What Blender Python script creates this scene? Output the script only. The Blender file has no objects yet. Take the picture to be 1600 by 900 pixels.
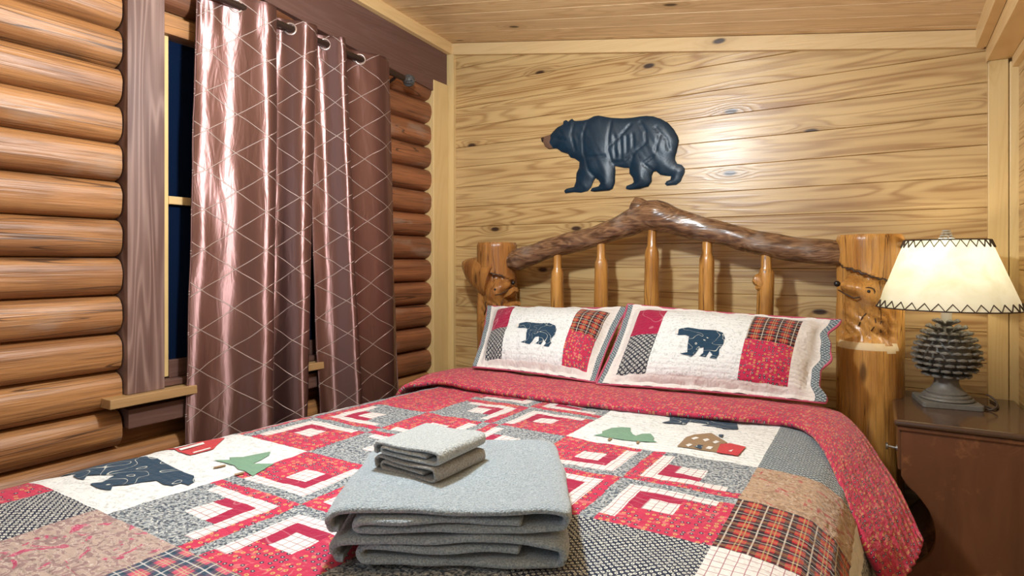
import bpy, bmesh, math, random
from mathutils import Vector, Matrix, noise, geometry
PI = math.pi
random.seed(7)
S = bpy.context.scene
COL = S.collection

# ------------------------------------------------------------------ helpers
def link(o, parent=None):
    COL.objects.link(o)
    if parent is not None:
        o.parent = parent
    return o

def tag(o, label=None, cat=None, group=None, kind=None):
    if label: o['label'] = label
    if cat: o['category'] = cat
    if group: o['group'] = group
    if kind: o['kind'] = kind
    return o

def empty(name, loc, label, cat, group=None):
    o = bpy.data.objects.new(name, None)
    o.location = loc
    o.empty_display_size = .05
    link(o)
    return tag(o, label, cat, group)

class MB:
    """collects verts and faces, builds ONE mesh object"""
    def __init__(s):
        s.v = []; s.f = []; s.m = []; s.r = []; s.uv = {}
    def add(s, vs, fs, mat=0, rnd=0.0):
        o = len(s.v)
        s.v += [tuple(v) for v in vs]
        for f in fs:
            s.f.append(tuple(i + o for i in f)); s.m.append(mat); s.r.append(rnd)
        return o
    def box(s, a, b, mat=0, rnd=0.0):
        x0, y0, z0 = a; x1, y1, z1 = b
        s.add([(x0,y0,z0),(x1,y0,z0),(x1,y1,z0),(x0,y1,z0),(x0,y0,z1),(x1,y0,z1),(x1,y1,z1),(x0,y1,z1)],
              [(0,3,2,1),(4,5,6,7),(0,1,5,4),(1,2,6,5),(2,3,7,6),(3,0,4,7)], mat, rnd)
    def tube(s, pts, rad, n=12, mat=0, caps=True, jit=0.0, seed=0, rnd=0.0, closed=False):
        pts = [Vector(p) for p in pts]
        if not hasattr(rad, '__len__'): rad = [rad] * len(pts)
        vs = []; fs = []
        N = len(pts); up = None
        for i, p in enumerate(pts):
            if closed: t = pts[(i+1) % N] - pts[i-1]
            else: t = pts[min(i+1, N-1)] - pts[max(i-1, 0)]
            t.normalize()
            if up is None:
                up = Vector((0,0,1)) if abs(t.z) < .9 else Vector((1,0,0))
            a = (up - t * up.dot(t)).normalized(); up = a; b = t.cross(a)
            for k in range(n):
                an = 2*PI*k/n
                d = a*math.cos(an) + b*math.sin(an)
                r = rad[i]
                if jit: r *= 1 + jit*noise.noise(p*9 + d*1.3 + Vector((seed, 0, 0)))
                vs.append(p + d*r)
        M_ = N if closed else N-1
        for i in range(M_):
            for k in range(n):
                j = (i+1) % N
                fs.append((i*n+k, i*n+(k+1)%n, j*n+(k+1)%n, j*n+k))
        if caps and not closed:
            fs.append(tuple(range(n-1, -1, -1))); fs.append(tuple((N-1)*n+k for k in range(n)))
        return s.add(vs, fs, mat, rnd)
    def lathe(s, prof, n=32, c=(0,0,0), mat=0, caps=True):
        vs = []; fs = []
        for r, z in prof:
            for k in range(n):
                a = 2*PI*k/n
                vs.append((c[0]+r*math.cos(a), c[1]+r*math.sin(a), c[2]+z))
        for i in range(len(prof)-1):
            for k in range(n):
                fs.append((i*n+k, i*n+(k+1)%n, (i+1)*n+(k+1)%n, (i+1)*n+k))
        if caps:
            fs.append(tuple(range(n-1,-1,-1))); fs.append(tuple((len(prof)-1)*n+k for k in range(n)))
        s.add(vs, fs, mat)
    def ball(s, c, r, mat=0, n=12, sc=(1,1,1)):
        prof = [(max(1e-4, math.sin(PI*i/n)), -math.cos(PI*i/n)) for i in range(n+1)]
        vs = []; fs = []
        for pr, pz in prof:
            for k in range(n*2):
                a = PI*k/n
                vs.append((c[0]+r*sc[0]*pr*math.cos(a), c[1]+r*sc[1]*pr*math.sin(a), c[2]+r*sc[2]*pz))
        m = n*2
        for i in range(n):
            for k in range(m):
                fs.append((i*m+k, i*m+(k+1)%m, (i+1)*m+(k+1)%m, (i+1)*m+k))
        s.add(vs, fs, mat)
    def build(s, name, mats, parent=None, smooth=False, bevel=0, solid=0, sub=0, loc=None, angle=None):
        me = bpy.data.meshes.new(name)
        me.from_pydata(s.v, [], s.f)
        if not isinstance(mats, (list, tuple)): mats = [mats]
        for m in mats: me.materials.append(m)
        me.polygons.foreach_set('material_index', s.m)
        at = me.attributes.new('rnd', 'FLOAT', 'FACE')
        at.data.foreach_set('value', s.r)
        if s.uv:
            ul = me.uv_layers.new(name='UVMap')
            for l in me.loops:
                ul.data[l.index].uv = s.uv.get(l.vertex_index, (0, 0))
        me.validate()
        bm = bmesh.new(); bm.from_mesh(me)
        bmesh.ops.recalc_face_normals(bm, faces=bm.faces)
        bm.to_mesh(me); bm.free()
        me.update()
        if smooth:
            me.polygons.foreach_set('use_smooth', [True]*len(me.polygons))
        o = bpy.data.objects.new(name, me)
        link(o, parent)
        if loc: o.location = loc
        if smooth and angle is not None:
            me.set_sharp_from_angle(angle=math.radians(angle))
        if solid:
            md = o.modifiers.new('solid', 'SOLIDIFY'); md.thickness = solid; md.offset = -1
        if bevel:
            md = o.modifiers.new('bevel', 'BEVEL'); md.width = bevel; md.segments = 2; md.limit_method = 'ANGLE'
        if sub:
            md = o.modifiers.new('sub', 'SUBSURF'); md.levels = sub; md.render_levels = sub
        return o

def poly_cdt(poly, step=None):
    """triangulate a 2D outline (with optional inner grid points)"""
    pts = [Vector(p) for p in poly]; n = len(pts)
    edges = [(i, (i+1) % n) for i in range(n)]
    if step:
        xs = [p[0] for p in poly]; ys = [p[1] for p in poly]
        x = min(xs) + step*.5; row = 0
        while x < max(xs):
            y = min(ys) + step*(.5 if row % 2 else .25)
            while y < max(ys):
                if inside((x, y), poly) and dist_poly((x, y), poly) > step*.45:
                    pts.append(Vector((x, y)))
                y += step
            x += step*.87; row += 1
    r = geometry.delaunay_2d_cdt(pts, edges, [tuple(range(n))], 1, 1e-6)
    return [(v.x, v.y) for v in r[0]], [tuple(f) for f in r[2]]

def inside(p, poly):
    x, y = p; c = False; n = len(poly)
    for i in range(n):
        x0, y0 = poly[i]; x1, y1 = poly[i-1]
        if (y0 > y) != (y1 > y) and x < (x1-x0)*(y-y0)/(y1-y0)+x0: c = not c
    return c

def dseg(p, a, b):
    ax, ay = a; bx, by = b; dx, dy = bx-ax, by-ay
    L = dx*dx+dy*dy
    t = 0 if L == 0 else max(0, min(1, ((p[0]-ax)*dx+(p[1]-ay)*dy)/L))
    return math.hypot(p[0]-ax-t*dx, p[1]-ay-t*dy)

def dist_poly(p, poly):
    return min(dseg(p, poly[i-1], poly[i]) for i in range(len(poly)))

def lerp(a, b, t): return a+(b-a)*t
def sstep(a, b, x):
    t = max(0, min(1, (x-a)/(b-a))); return t*t*(3-2*t)
def pl(tab, x):
    """piecewise linear lookup; values may be tuples"""
    if x <= tab[0][0]: return tab[0][1]
    for (x0, v0), (x1, v1) in zip(tab, tab[1:]):
        if x <= x1:
            t = (x-x0)/(x1-x0)
            if isinstance(v0, tuple): return tuple(lerp(a, b, t) for a, b in zip(v0, v1))
            return lerp(v0, v1, t)
    return tab[-1][1]
def catmull(pts, m=8):
    P = [Vector(p) for p in pts]; out = []
    for i in range(len(P)-1):
        p0 = P[max(i-1,0)]; p1 = P[i]; p2 = P[i+1]; p3 = P[min(i+2,len(P)-1)]
        for k in range(m):
            t = k/m
            out.append(.5*((2*p1)+(p2-p0)*t+(2*p0-5*p1+4*p2-p3)*t*t+(3*p1-p0-3*p2+p3)*t**3))
    out.append(P[-1]); return out

# ------------------------------------------------------------------ materials
class B:
    def __init__(s, name):
        s.mat = bpy.data.materials.new(name); s.mat.use_nodes = True
        s.t = s.mat.node_tree; s.t.nodes.clear()
        s.out = s.t.nodes.new('ShaderNodeOutputMaterial')
    def n(s, typ, ins=None, out=0, **pr):
        nd = s.t.nodes.new('ShaderNode'+typ)
        for k, v in pr.items(): setattr(nd, k, v)
        for k, v in (ins or {}).items():
            sock = nd.inputs[k]
            if isinstance(v, bpy.types.NodeSocket): s.t.links.new(v, sock)
            else:
                if hasattr(sock.default_value, '__len__') and not hasattr(v, '__len__'): v = (v,)*len(sock.default_value)
                if hasattr(sock.default_value, '__len__') and len(sock.default_value) == 4 and len(v) == 3: v = (*v, 1)
                sock.default_value = v
        return nd.outputs[out]
    def math(s, op, a, b=0.0, c=0.0, clamp=False):
        return s.n('Math', {0: a, 1: b, 2: c}, operation=op, use_clamp=clamp)
    def mix(s, f, a, b, mode='MIX'):
        nd = s.t.nodes.new('ShaderNodeMix'); nd.data_type = 'RGBA'; nd.blend_type = mode
        for i, v in ((0, f), (6, a), (7, b)):
            if isinstance(v, bpy.types.NodeSocket): s.t.links.new(v, nd.inputs[i])
            else: nd.inputs[i].default_value = v if i == 0 else (*v, 1)
        return nd.outputs[2]
    def ss(s, x, lo, hi):
        return s.n('MapRange', {0: x, 1: lo, 2: hi, 3: 0.0, 4: 1.0}, interpolation_type='SMOOTHSTEP')
    def xyz(s, v):
        nd = s.t.nodes.new('ShaderNodeSeparateXYZ'); s.t.links.new(v, nd.inputs[0]); return nd.outputs
    def comb(s, x, y, z=0.0):
        return s.n('CombineXYZ', {0: x, 1: y, 2: z})
    def obj(s): return s.n('TexCoord', out=3)
    def uv(s): return s.n('TexCoord', out=2)
    def noise(s, v, scale, detail=2.0, dist=0.0, rough=.5, out=0):
        return s.n('TexNoise', {'Vector': v, 'Scale': scale, 'Detail': detail, 'Distortion': dist, 'Roughness': rough}, out)
    def vor(s, v, scale, out=0, rand=1.0, dims='2D'):
        return s.n('TexVoronoi', {'Vector': v, 'Scale': scale, 'Randomness': rand}, out, voronoi_dimensions=dims)
    def rnd(s): return s.n('Attribute', out=2, attribute_name='rnd')
    def bump(s, h, strength=.3, dist=.01, prev=None):
        d = {'Height': h, 'Strength': strength, 'Distance': dist}
        if prev is not None: d['Normal'] = prev
        return s.n('Bump', d)
    def pbr(s, col, rough=.5, normal=None, spec=.5, **kw):
        d = {'Base Color': col, 'Roughness': rough, 'Specular IOR Level': spec}
        d.update({k.replace('_', ' '): v for k, v in kw.items()})
        if normal is not None: d['Normal'] = normal
        sh = s.n('BsdfPrincipled', d)
        s.t.links.new(sh, s.out.inputs[0]); return s.mat

def simple(name, col, rough=.5, **kw):
    return B(name).pbr(col, rough, **kw)

def pine(name, along, across, depth, light=(.59,.40,.172), dark=(.29,.14,.040), rough=.36, ring=1.0, knots=True, bumpk=.15, tintk=.25, knotcut=.52, coat=0.0):
    b = B(name)
    c = b.xyz(b.obj()); L, A, Dp = c[along], c[across], c[depth]
    r = b.rnd()
    L2 = b.math('MULTIPLY_ADD', r, 17.3, L); A2 = b.math('MULTIPLY_ADD', r, 5.7, A)
    base = b.comb(b.math('MULTIPLY', L2, .5), b.math('MULTIPLY', A2, 7.5), b.math('MULTIPLY_ADD', Dp, 3.0, b.math('MULTIPLY', r, 31.0)))
    n1 = b.noise(base, 1.3, 2.0, .25)
    h = n1
    if knots:
        kv = b.comb(b.math('MULTIPLY', L2, 2.1), b.math('MULTIPLY', A2, 5.0), 0.0)
        kd = b.vor(kv, 1.0); kc = b.xyz(b.vor(kv, 1.0, out=1))[0]
        sel = b.math('GREATER_THAN', kc, knotcut)
        ring_k = b.math('MULTIPLY', sel, b.math('SUBTRACT', 1.0, b.ss(kd, .0, .28)))
        h = b.math('MULTIPLY_ADD', ring_k, .16, n1)
        knot = b.math('MULTIPLY', sel, b.math('SUBTRACT', 1.0, b.ss(kd, .035, .075)))
    s_ = b.math('SINE', b.math('MULTIPLY', h, 85.0))
    s_ = b.math('POWER', b.math('MULTIPLY_ADD', s_, .5, .5), 2.4)
    fib = b.noise(b.comb(b.math('MULTIPLY', L2, 5.0), b.math('MULTIPLY', A2, 260.0), Dp), 1.0, 2.0)
    streak = b.noise(b.comb(b.math('MULTIPLY', L2, 1.2), b.math('MULTIPLY', A2, 22.0), r), 1.0, 3.0)
    f = b.math('ADD', b.math('MULTIPLY', s_, ring*.6), b.math('MULTIPLY', b.ss(streak, .35, .75), ring*.5), clamp=True)
    f = b.math('ADD', f, b.math('MULTIPLY', b.math('SUBTRACT', fib, .5), .35), clamp=True)
    col = b.mix(f, light, dark)
    rr = b.math('FRACT', b.math('MULTIPLY', r, 7.77))
    col = b.mix(b.math('MULTIPLY', rr, tintk), col, tuple(min(1, x*y) for x, y in zip(light, (1.12, 1.25, 1.5))))
    if knots:
        col = b.mix(b.math('MULTIPLY', ring_k, .45), col, tuple(x*.7 for x in dark))
        col = b.mix(knot, col, (.045,.022,.012))
    hh = b.math('ADD', b.math('MULTIPLY', fib, .5), b.math('MULTIPLY', s_, .5))
    nb = b.bump(hh, bumpk, .002)
    rg = b.math('MULTIPLY_ADD', fib, .22, rough-.11)
    return b.pbr(col, rg, nb, .5, Coat_Weight=coat, Coat_Roughness=.30)

def logmat(name, along, across, light, mid, dark, rough=.4, scale=1.0, knotp=.7, bumpk=.3, grey=.4):
    b = B(name)
    c = b.xyz(b.obj()); r = b.rnd()
    oth = [i for i in range(3) if i not in (along, across)][0]
    L = b.math('MULTIPLY_ADD', r, 9.7, c[along]); A = c[across]; Z = c[oth]
    v = b.comb(b.math('MULTIPLY', L, 1.6*scale), b.math('MULTIPLY', A, 11*scale), b.math('MULTIPLY_ADD', Z, 11*scale, b.math('MULTIPLY', r, 13.0)))
    n1 = b.noise(v, 1.0, 4.0, .6)
    fine = b.noise(b.comb(b.math('MULTIPLY', L, 5*scale), b.math('MULTIPLY', A, 120*scale), b.math('MULTIPLY', Z, 120*scale)), 1.0, 3.0)
    blot = b.noise(b.comb(b.math('MULTIPLY', L, 3.0*scale), b.math('MULTIPLY', A, 6*scale), r), 1.0, 3.0)
    col = b.mix(b.ss(n1, .35, .68), light, mid)
    col = b.mix(b.math('MULTIPLY', b.ss(fine, .42, .75), .5), col, dark)
    col = b.mix(b.math('MULTIPLY', b.ss(blot, .55, .8), .55), col, dark)
    ck = b.noise(b.comb(b.math('MULTIPLY', L, .7*scale), b.math('MULTIPLY', A, 16*scale), b.math('MULTIPLY_ADD', Z, 8*scale, r)), 1.0, 2.0, .3)
    ck = b.math('SUBTRACT', 1.0, b.ss(b.math('ABSOLUTE', b.math('SUBTRACT', ck, .56)), .003, .010))
    col = b.mix(b.math('MULTIPLY', ck, .8), col, tuple(x*.6 for x in dark))
    gw = b.noise(b.comb(b.math('MULTIPLY', L, 4.0*scale), b.math('MULTIPLY', A, 9*scale), b.math('MULTIPLY_ADD', Z, 9*scale, 5.0)), 1.0, 4.0)
    col = b.mix(b.math('MULTIPLY', b.ss(gw, .58, .72), grey), col, (.33,.27,.22))
    kv = b.comb(b.math('MULTIPLY', L, 2.3*scale), b.math('MULTIPLY', A, 7.5*scale), b.math('MULTIPLY', Z, 3*scale))
    kd = b.vor(kv, 1.0, dims='3D'); kc = b.xyz(b.vor(kv, 1.0, out=1, dims='3D'))[0]
    k = b.math('MULTIPLY', b.math('GREATER_THAN', kc, knotp), b.math('SUBTRACT', 1.0, b.ss(kd, .07, .2)))
    col = b.mix(b.math('MULTIPLY', k, .8), col, tuple(x*.4 for x in dark))
    nb = b.bump(b.math('ADD', fine, n1), bumpk, .003)
    return b.pbr(col, b.math('MULTIPLY_ADD', fine, .2, rough-.1), nb)

PINE_BACK = pine('pine_planks_back', 0, 2, 1, rough=.34, coat=.22, bumpk=.35)
PINE_RIGHT = pine('pine_planks_right', 1, 2, 0, rough=.4)
PINE_CEIL = pine('pine_planks_ceiling', 0, 1, 2, rough=.38, light=(.74,.52,.27), dark=(.42,.23,.085), ring=.7)
TRIM_X = pine('pine_trim_x', 0, 2, 1, light=(.66,.46,.22), dark=(.5,.30,.11), ring=.4, knotcut=.5)
TRIM_Y = pine('pine_trim_y', 1, 2, 0, light=(.70,.48,.22), dark=(.52,.30,.1), ring=.4, knotcut=.7)
TRIM_Z = pine('pine_trim_z', 2, 0, 1, light=(.68,.49,.22), dark=(.52,.32,.11), ring=.35, knotcut=.7)
LOG_WALL = logmat('stained_log', 1, 2, (.40,.19,.068), (.25,.105,.036), (.075,.034,.018), rough=.46, knotp=.70, bumpk=.8, grey=.35)
LOG_RED_DIM = logmat('red_log_dimmed', 1, 2, (.33,.125,.052), (.20,.075,.033), (.07,.03,.018), rough=.44, knotp=.72, bumpk=.7)  # reddish logs; weaker light on them is painted in as a darker colour
BROWN_BOARD_Z = pine('brown_stained_board_z', 2, 1, 0, light=(.105,.052,.042), dark=(.30,.20,.17), ring=.8, knots=False, rough=.5, tintk=0)
BROWN_BOARD_Y = pine('brown_stained_board_y', 1, 2, 0, light=(.115,.055,.042), dark=(.17,.095,.078), ring=.5, knots=False, rough=.5, tintk=0)
HONEY = logmat('varnished_honey_log', 2, 0, (.56,.28,.07), (.37,.16,.035), (.13,.05,.016), rough=.26, scale=1.6, knotp=.86, bumpk=.35, grey=.15)
HONEY_DARK = logmat('varnished_brown_log', 2, 0, (.42,.19,.05), (.27,.105,.028), (.11,.04,.015), rough=.26, scale=1.6, knotp=.85, bumpk=.4, grey=.1)
def f_rail():
    b = B('dark_burl_rail'); c = b.xyz(b.obj())
    v = b.comb(b.math('MULTIPLY', c[0], 3.6), b.math('MULTIPLY', c[1], 15.0), b.math('MULTIPLY', c[2], 15.0))
    n = b.noise(v, 1.0, 1.5, .6)
    s_ = b.math('MULTIPLY_ADD', b.math('SINE', b.math('MULTIPLY', n, 70.0)), .5, .5)
    f = b.noise(b.comb(b.math('MULTIPLY', c[0], 14.0), b.math('MULTIPLY', c[1], 60.0), b.math('MULTIPLY', c[2], 60.0)), 1.0, 3.0)
    col = b.mix(b.math('POWER', s_, 1.5), (.16,.082,.042), (.25,.14,.072))
    col = b.mix(b.math('MULTIPLY', b.ss(f, .42, .66), .8), col, (.055,.027,.016))
    col = b.mix(b.math('MULTIPLY', b.ss(b.noise(b.obj(), 7.0, 3.0), .55, .72), .45), col, (.30,.24,.20))
    return b.pbr(col, .25, b.bump(b.math('ADD', b.math('MULTIPLY', s_, .3), f), .5, .003))
RAIL = f_rail()
RAW = simple('raw_cut_wood', (.62,.47,.27), .6)
CUT_DARK = simple('sawn_log_end', (.17,.11,.07), .5)
BLACK = simple('black_paint', (.012,.011,.011), .35)

# ---- fabrics (UV in metres)
def fab_bump(b, k=.35, extra=None):
    u = b.uv()
    c = b.xyz(u)
    n1 = b.noise(u, 90, 2.0); n2 = b.noise(u, 34, 2.0, .4)
    st = b.math('ABSOLUTE', b.math('SINE', b.math('MULTIPLY', c[1], PI/.0195)))
    h = b.math('ADD', b.math('MULTIPLY', n1, .8), b.math('ADD', b.math('MULTIPLY', n2, 1.0), b.math('MULTIPLY', st, .25)))
    return b.bump(h, min(1, k*1.7), .008)
def fab(b, col, k=.35):
    return b.pbr(col, .85, fab_bump(b, k), .2, Sheen_Weight=.15)
def lines(b, x, period, width, off=0.0, soft=.02):
    f = b.math('FRACT', b.math('ADD', b.math('DIVIDE', x, period), 50+off))
    return b.math('SUBTRACT', 1.0, b.ss(b.math('ABSOLUTE', b.math('SUBTRACT', f, .5)), width*.5, width*.5+soft))
def stitch(b, col, c, amt=.35, scale=7.0):
    n = b.noise(b.uv(), scale, 0.0, 1.2)
    a = b.math('ABSOLUTE', b.math('SUBTRACT', b.math('FRACT', b.math('MULTIPLY', n, 4.0)), .5))
    return b.mix(b.math('MULTIPLY', b.math('SUBTRACT', 1.0, b.ss(a, .012, .034)), amt), col, c)

def f_cream():
    b = B('cream_print_cotton'); u = b.uv()
    n = b.noise(u, 75, 3.0, 1.5)
    col = b.mix(b.math('MULTIPLY', b.ss(n, .54, .63), .5), (.70,.73,.74), (.32,.36,.36))
    return fab(b, col, .3)
def f_check():
    b = B('white_check_cotton'); c = b.xyz(b.uv())
    g = b.math('MAXIMUM', lines(b, c[0], .0175, .07), lines(b, c[1], .0175, .07))
    return fab(b, b.mix(b.math('MULTIPLY', g, .8), (.68,.67,.66), (.26,.05,.09)))
def f_burg():
    b = B('burgundy_cotton'); c = b.xyz(b.uv())
    g = b.math('MAXIMUM', lines(b, c[0], .006, .2), lines(b, c[1], .006, .2))
    col = b.mix(b.math('MULTIPLY', g, .35), (.36,.012,.06), (.18,.006,.03))
    return fab(b, stitch(b, col, (.6,.25,.3), .5))
def dots(b, u, scale, rad, sel_lo, sel_hi):
    d = b.vor(u, scale, 0, .55); cc = b.xyz(b.vor(u, scale, 1, .55))[0]
    s = b.math('MULTIPLY', b.math('GREATER_THAN', cc, sel_lo), b.math('LESS_THAN', cc, sel_hi))
    return b.math('MULTIPLY', s, b.math('SUBTRACT', 1.0, b.ss(d, rad*.75, rad*1.1))), d
def f_red(name, base, sc=58):
    b = B(name); u = b.uv()
    navy, d = dots(b, u, sc, .30, 0, .42)
    core = b.math('MULTIPLY', navy, b.math('SUBTRACT', 1.0, b.ss(d, .08, .13)))
    tan, d2 = dots(b, u, sc, .30, .42, .8)
    tan = b.math('MULTIPLY', tan, b.ss(d2, .10, .15))
    n = b.noise(u, 55, 2.0, 1.0)
    col = b.mix(b.math('MULTIPLY', b.ss(n, .58, .66), .3), base, (.75,.42,.33))
    col = b.mix(tan, col, (.52,.36,.13)); col = b.mix(navy, col, (.02,.025,.06)); col = b.mix(core, col, (.6,.55,.45))
    return fab(b, col)
def f_grey():
    b = B('blue_grey_print_cotton'); u = b.uv()
    n = b.noise(u, 150, 3.0, .6); n2 = b.noise(u, 190, 2.0)
    col = b.mix(b.ss(n, .42, .58), (.05,.07,.10), (.33,.37,.40))
    col = b.mix(b.math('MULTIPLY', b.ss(n2, .53, .66), .8), col, (.62,.64,.60))
    return fab(b, col, .45)
def f_navyflower(name='navy_flower_cotton', per=.0125, dk=(.014,.022,.05), lt=(.66,.68,.63)):
    b = B(name); c = b.xyz(b.uv())
    a = b.math('ADD', c[0], c[1]); d = b.math('SUBTRACT', c[0], c[1])
    fx = b.math('SUBTRACT', b.math('FRACT', b.math('ADD', b.math('DIVIDE', a, per), 50)), .5)
    fy = b.math('SUBTRACT', b.math('FRACT', b.math('ADD', b.math('DIVIDE', d, per), 50)), .5)
    r = b.math('SQRT', b.math('ADD', b.math('MULTIPLY', fx, fx), b.math('MULTIPLY', fy, fy)))
    ring = b.math('MULTIPLY', b.ss(r, .10, .16), b.math('SUBTRACT', 1.0, b.ss(r, .27, .36)))
    sp = b.noise(b.uv(), 210, 1.0)
    ring = b.math('MAXIMUM', ring, b.math('MULTIPLY', b.ss(sp, .60, .68), .7))
    return fab(b, b.mix(ring, dk, lt))
def f_paisley(name, base, d1, d2):
    b = B(name); u = b.uv()
    n = b.noise(u, 17, 3.0, 2.2); n2 = b.noise(u, 42, 3.0, 2.5)
    col = b.mix(b.ss(n2, .42, .60), base, d1)
    col = b.mix(b.ss(n, .60, .64), col, d2)
    ln = b.math('ABSOLUTE', b.math('SUBTRACT', n2, .5))
    col = b.mix(b.math('MULTIPLY', b.math('SUBTRACT', 1.0, b.ss(ln, .006, .02)), .55), col, (.70,.66,.60))
    return fab(b, col, .5)
def f_plaid(name, base, hot, dark, lt, yel, px=.047, py=.034):
    b = B(name); c = b.xyz(b.uv())
    rx = lines(b, c[0], px, .52, .25, .03); ry = lines(b, c[1], py, .52, .25, .03)
    col = b.mix(b.math('MULTIPLY', b.math('MAXIMUM', rx, ry), .8), dark, base)
    col = b.mix(b.math('MULTIPLY', rx, ry), col, hot)
    for ax, p in ((0, px), (1, py)):
        for off in (.16, .30):
            col = b.mix(b.math('MULTIPLY', lines(b, c[ax], p, .03, off), .7), col, yel)
        col = b.mix(b.math('MULTIPLY', lines(b, c[ax], p, .04, .76), .75), col, lt)
    return fab(b, col, .6)
def f_navy():
    b = B('navy_applique_cotton')
    return fab(b, stitch(b, (.014,.045,.085), (.62,.64,.58), .85, 11.0), .25)
M_CREAM = f_cream(); M_CHECK = f_check(); M_BURG = f_burg()
M_RED = f_red('red_flower_cotton', (.47,.028,.080), 76); M_GREY = f_grey()
M_REVERSE = f_red('red_reverse_cotton', (.47,.036,.085), 92)
M_NFLOW = f_navyflower(); M_LATT = f_navyflower('lattice_cotton', .021, (.03,.035,.05), (.55,.55,.52))
M_TEAL = f_navyflower('grey_teal_cotton', .0135, (.07,.10,.13), (.46,.52,.52))
M_PAIS = f_paisley('tan_paisley_cotton', (.42,.29,.19), (.30,.19,.12), (.36,.08,.07))
M_PAIS2 = f_paisley('mauve_paisley_cotton', (.40,.31,.27), (.27,.18,.18), (.42,.06,.14))
M_PLAID = f_plaid('red_black_plaid_cotton', (.11,.012,.022), (.42,.020,.030), (.012,.012,.018), (.6,.55,.48), (.42,.33,.13))
M_PLAID2 = f_plaid('blue_pink_plaid_cotton', (.12,.08,.13), (.50,.09,.15), (.03,.065,.11), (.55,.55,.55), (.45,.4,.25), .05, .04)
M_WHITE = fab(B('white_border_cotton'), (.70,.70,.69), .4)
M_SHAM = fab(B('cream_sham_cotton'), (.68,.65,.63), .35)
M_GREEN = fab(B('green_applique_cotton'), (.16,.30,.21), .25)
M_TAN = fab(B('tan_applique_cotton'), (.26,.17,.095), .3)
M_REDP = fab(B('red_applique_cotton'), (.48,.04,.05), .3)
M_NAVY = f_navy()
M_SHEET = simple('white_sheet_cotton', (.80,.82,.84), .8, spec=.2)

def terry(name, c1, c2):
    b = B(name); u = b.obj()
    n = b.noise(u, 330, 2.0); n2 = b.noise(u, 130, 2.0)
    col = b.mix(b.ss(n, .35, .65), c2, c1)
    return b.pbr(col, .95, b.bump(b.math('ADD', n, n2), .85, .004), .1, Sheen_Weight=.5, Sheen_Roughness=.5)
M_TERRY = terry('blue_grey_terry', (.36,.435,.49), (.21,.265,.31))
M_TERRY2 = terry('pale_grey_terry', (.46,.51,.53), (.30,.34,.36))
M_TERRY3 = terry('grey_terry', (.36,.37,.37), (.25,.255,.25))

ANI = .25
def f_satin():
    b = B('brown_satin'); c = b.xyz(b.uv()); uvv = b.uv()
    wob = b.noise(b.comb(b.math('MULTIPLY', c[0], 6.0), b.math('MULTIPLY', c[1], 6.0)), 1.0, 1.0)
    wv = b.math('MULTIPLY', b.math('SUBTRACT', wob, .5), .16)
    a = b.math('DIVIDE', c[0], .205); z = b.math('DIVIDE', c[1], .140)
    g = None
    for sgn in ('ADD', 'SUBTRACT'):
        f = b.math('FRACT', b.math('ADD', b.math('ADD', b.math(sgn, a, z), 50.0), wv))
        l = b.math('SUBTRACT', 1.0, b.ss(b.math('ABSOLUTE', b.math('SUBTRACT', f, .5)),   .006, .018))
        g = l if g is None else b.math('MAXIMUM', g, l)
    cr = b.noise(b.comb(b.math('MULTIPLY', c[0], 26.0), b.math('MULTIPLY', c[1], 5.0)), 1.0, 3.0, .8)
    fine = b.noise(b.comb(b.math('MULTIPLY', c[0], 60.0), b.math('MULTIPLY', c[1], 30.0)), 1.0, 2.0)
    col = b.mix(b.math('MULTIPLY', g, .7), (.20,.110,.102), (.50,.40,.36))
    nb = b.bump(b.math('ADD', b.math('MULTIPLY', cr, 1.0), b.math('MULTIPLY', fine, .10)), .10, .012)
    nb = b.bump(g, .5, .004, nb)
    tan = b.n('Tangent', direction_type='UV_MAP')
    return b.pbr(col, b.math('MULTIPLY_ADD', g, .1, .38), nb, .5, Metallic=b.math('MULTIPLY_ADD', g, -.4, .85), Anisotropic=1.0, Anisotropic_Rotation=ANI, Tangent=tan)
M_SATIN = f_satin()
M_ROD = simple('bronze_rod', (.045,.028,.022), .35, Metallic=.6)
M_FINIAL = simple('pewter_twig', (.10,.10,.10), .45, Metallic=.5)
M_GLASS = simple('night_window_glass', (.004,.010,.030), .05, spec=.5)

# ------------------------------------------------------------------ room
CEILZ = lambda x, y: 2.364 - .172*x - .055*y          # sloping ceiling, falls to the right
PITCH = .1105
# back wall of horizontal planks
def plank_wall(name, mat, axis, span, z_off, pitch, plane, depth, ztop):
    """planks along axis ('x' on a y-plane, 'y' on an x-plane), v-grooved"""
    mb = MB(); g = .0022; dp = .005
    k = 0; z = z_off
    while z < ztop:
        z0, z1 = max(z, 0), z+pitch; r = random.random()
        prof = [(z0, dp), (z0+g, 0), (z1-g, 0), (z1, dp)]
        vs = []
        for t in span:
            for zz, d in prof:
                vs.append((t, plane+d, zz) if axis == 'x' else (plane+d*depth, t, zz))
        mb.add(vs, [(i, i+1, i+5, i+4) for i in range(3)], 0, r)
        z += pitch; k += 1
    return mb
mb = plank_wall('wall_back', PINE_BACK, 'x', (-.13, 2.45), 1.893-PITCH*18, PITCH, 0.0, 1, 2.35)
mb.box((-.13, .006, 0), (2.45, .06, 2.40), 0, .3)
o = mb.build('wall_back', PINE_BACK); tag(o, kind='structure')
bm = bmesh.new(); bm.from_mesh(o.data)
bmesh.ops.bisect_plane(bm, geom=bm.verts[:]+bm.edges[:]+bm.faces[:], plane_co=(0,0,2.358), plane_no=(.172,0,1), clear_outer=True)
bm.to_mesh(o.data); bm.free()
mb = plank_wall('wall_right', PINE_RIGHT, 'y', (-3.9, .02), 1.893-PITCH*18, PITCH, 2.42, 1, 2.0)
mb.box((2.426, -3.9, 0), (2.48, .05, 2.0), 0, .4)
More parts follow.
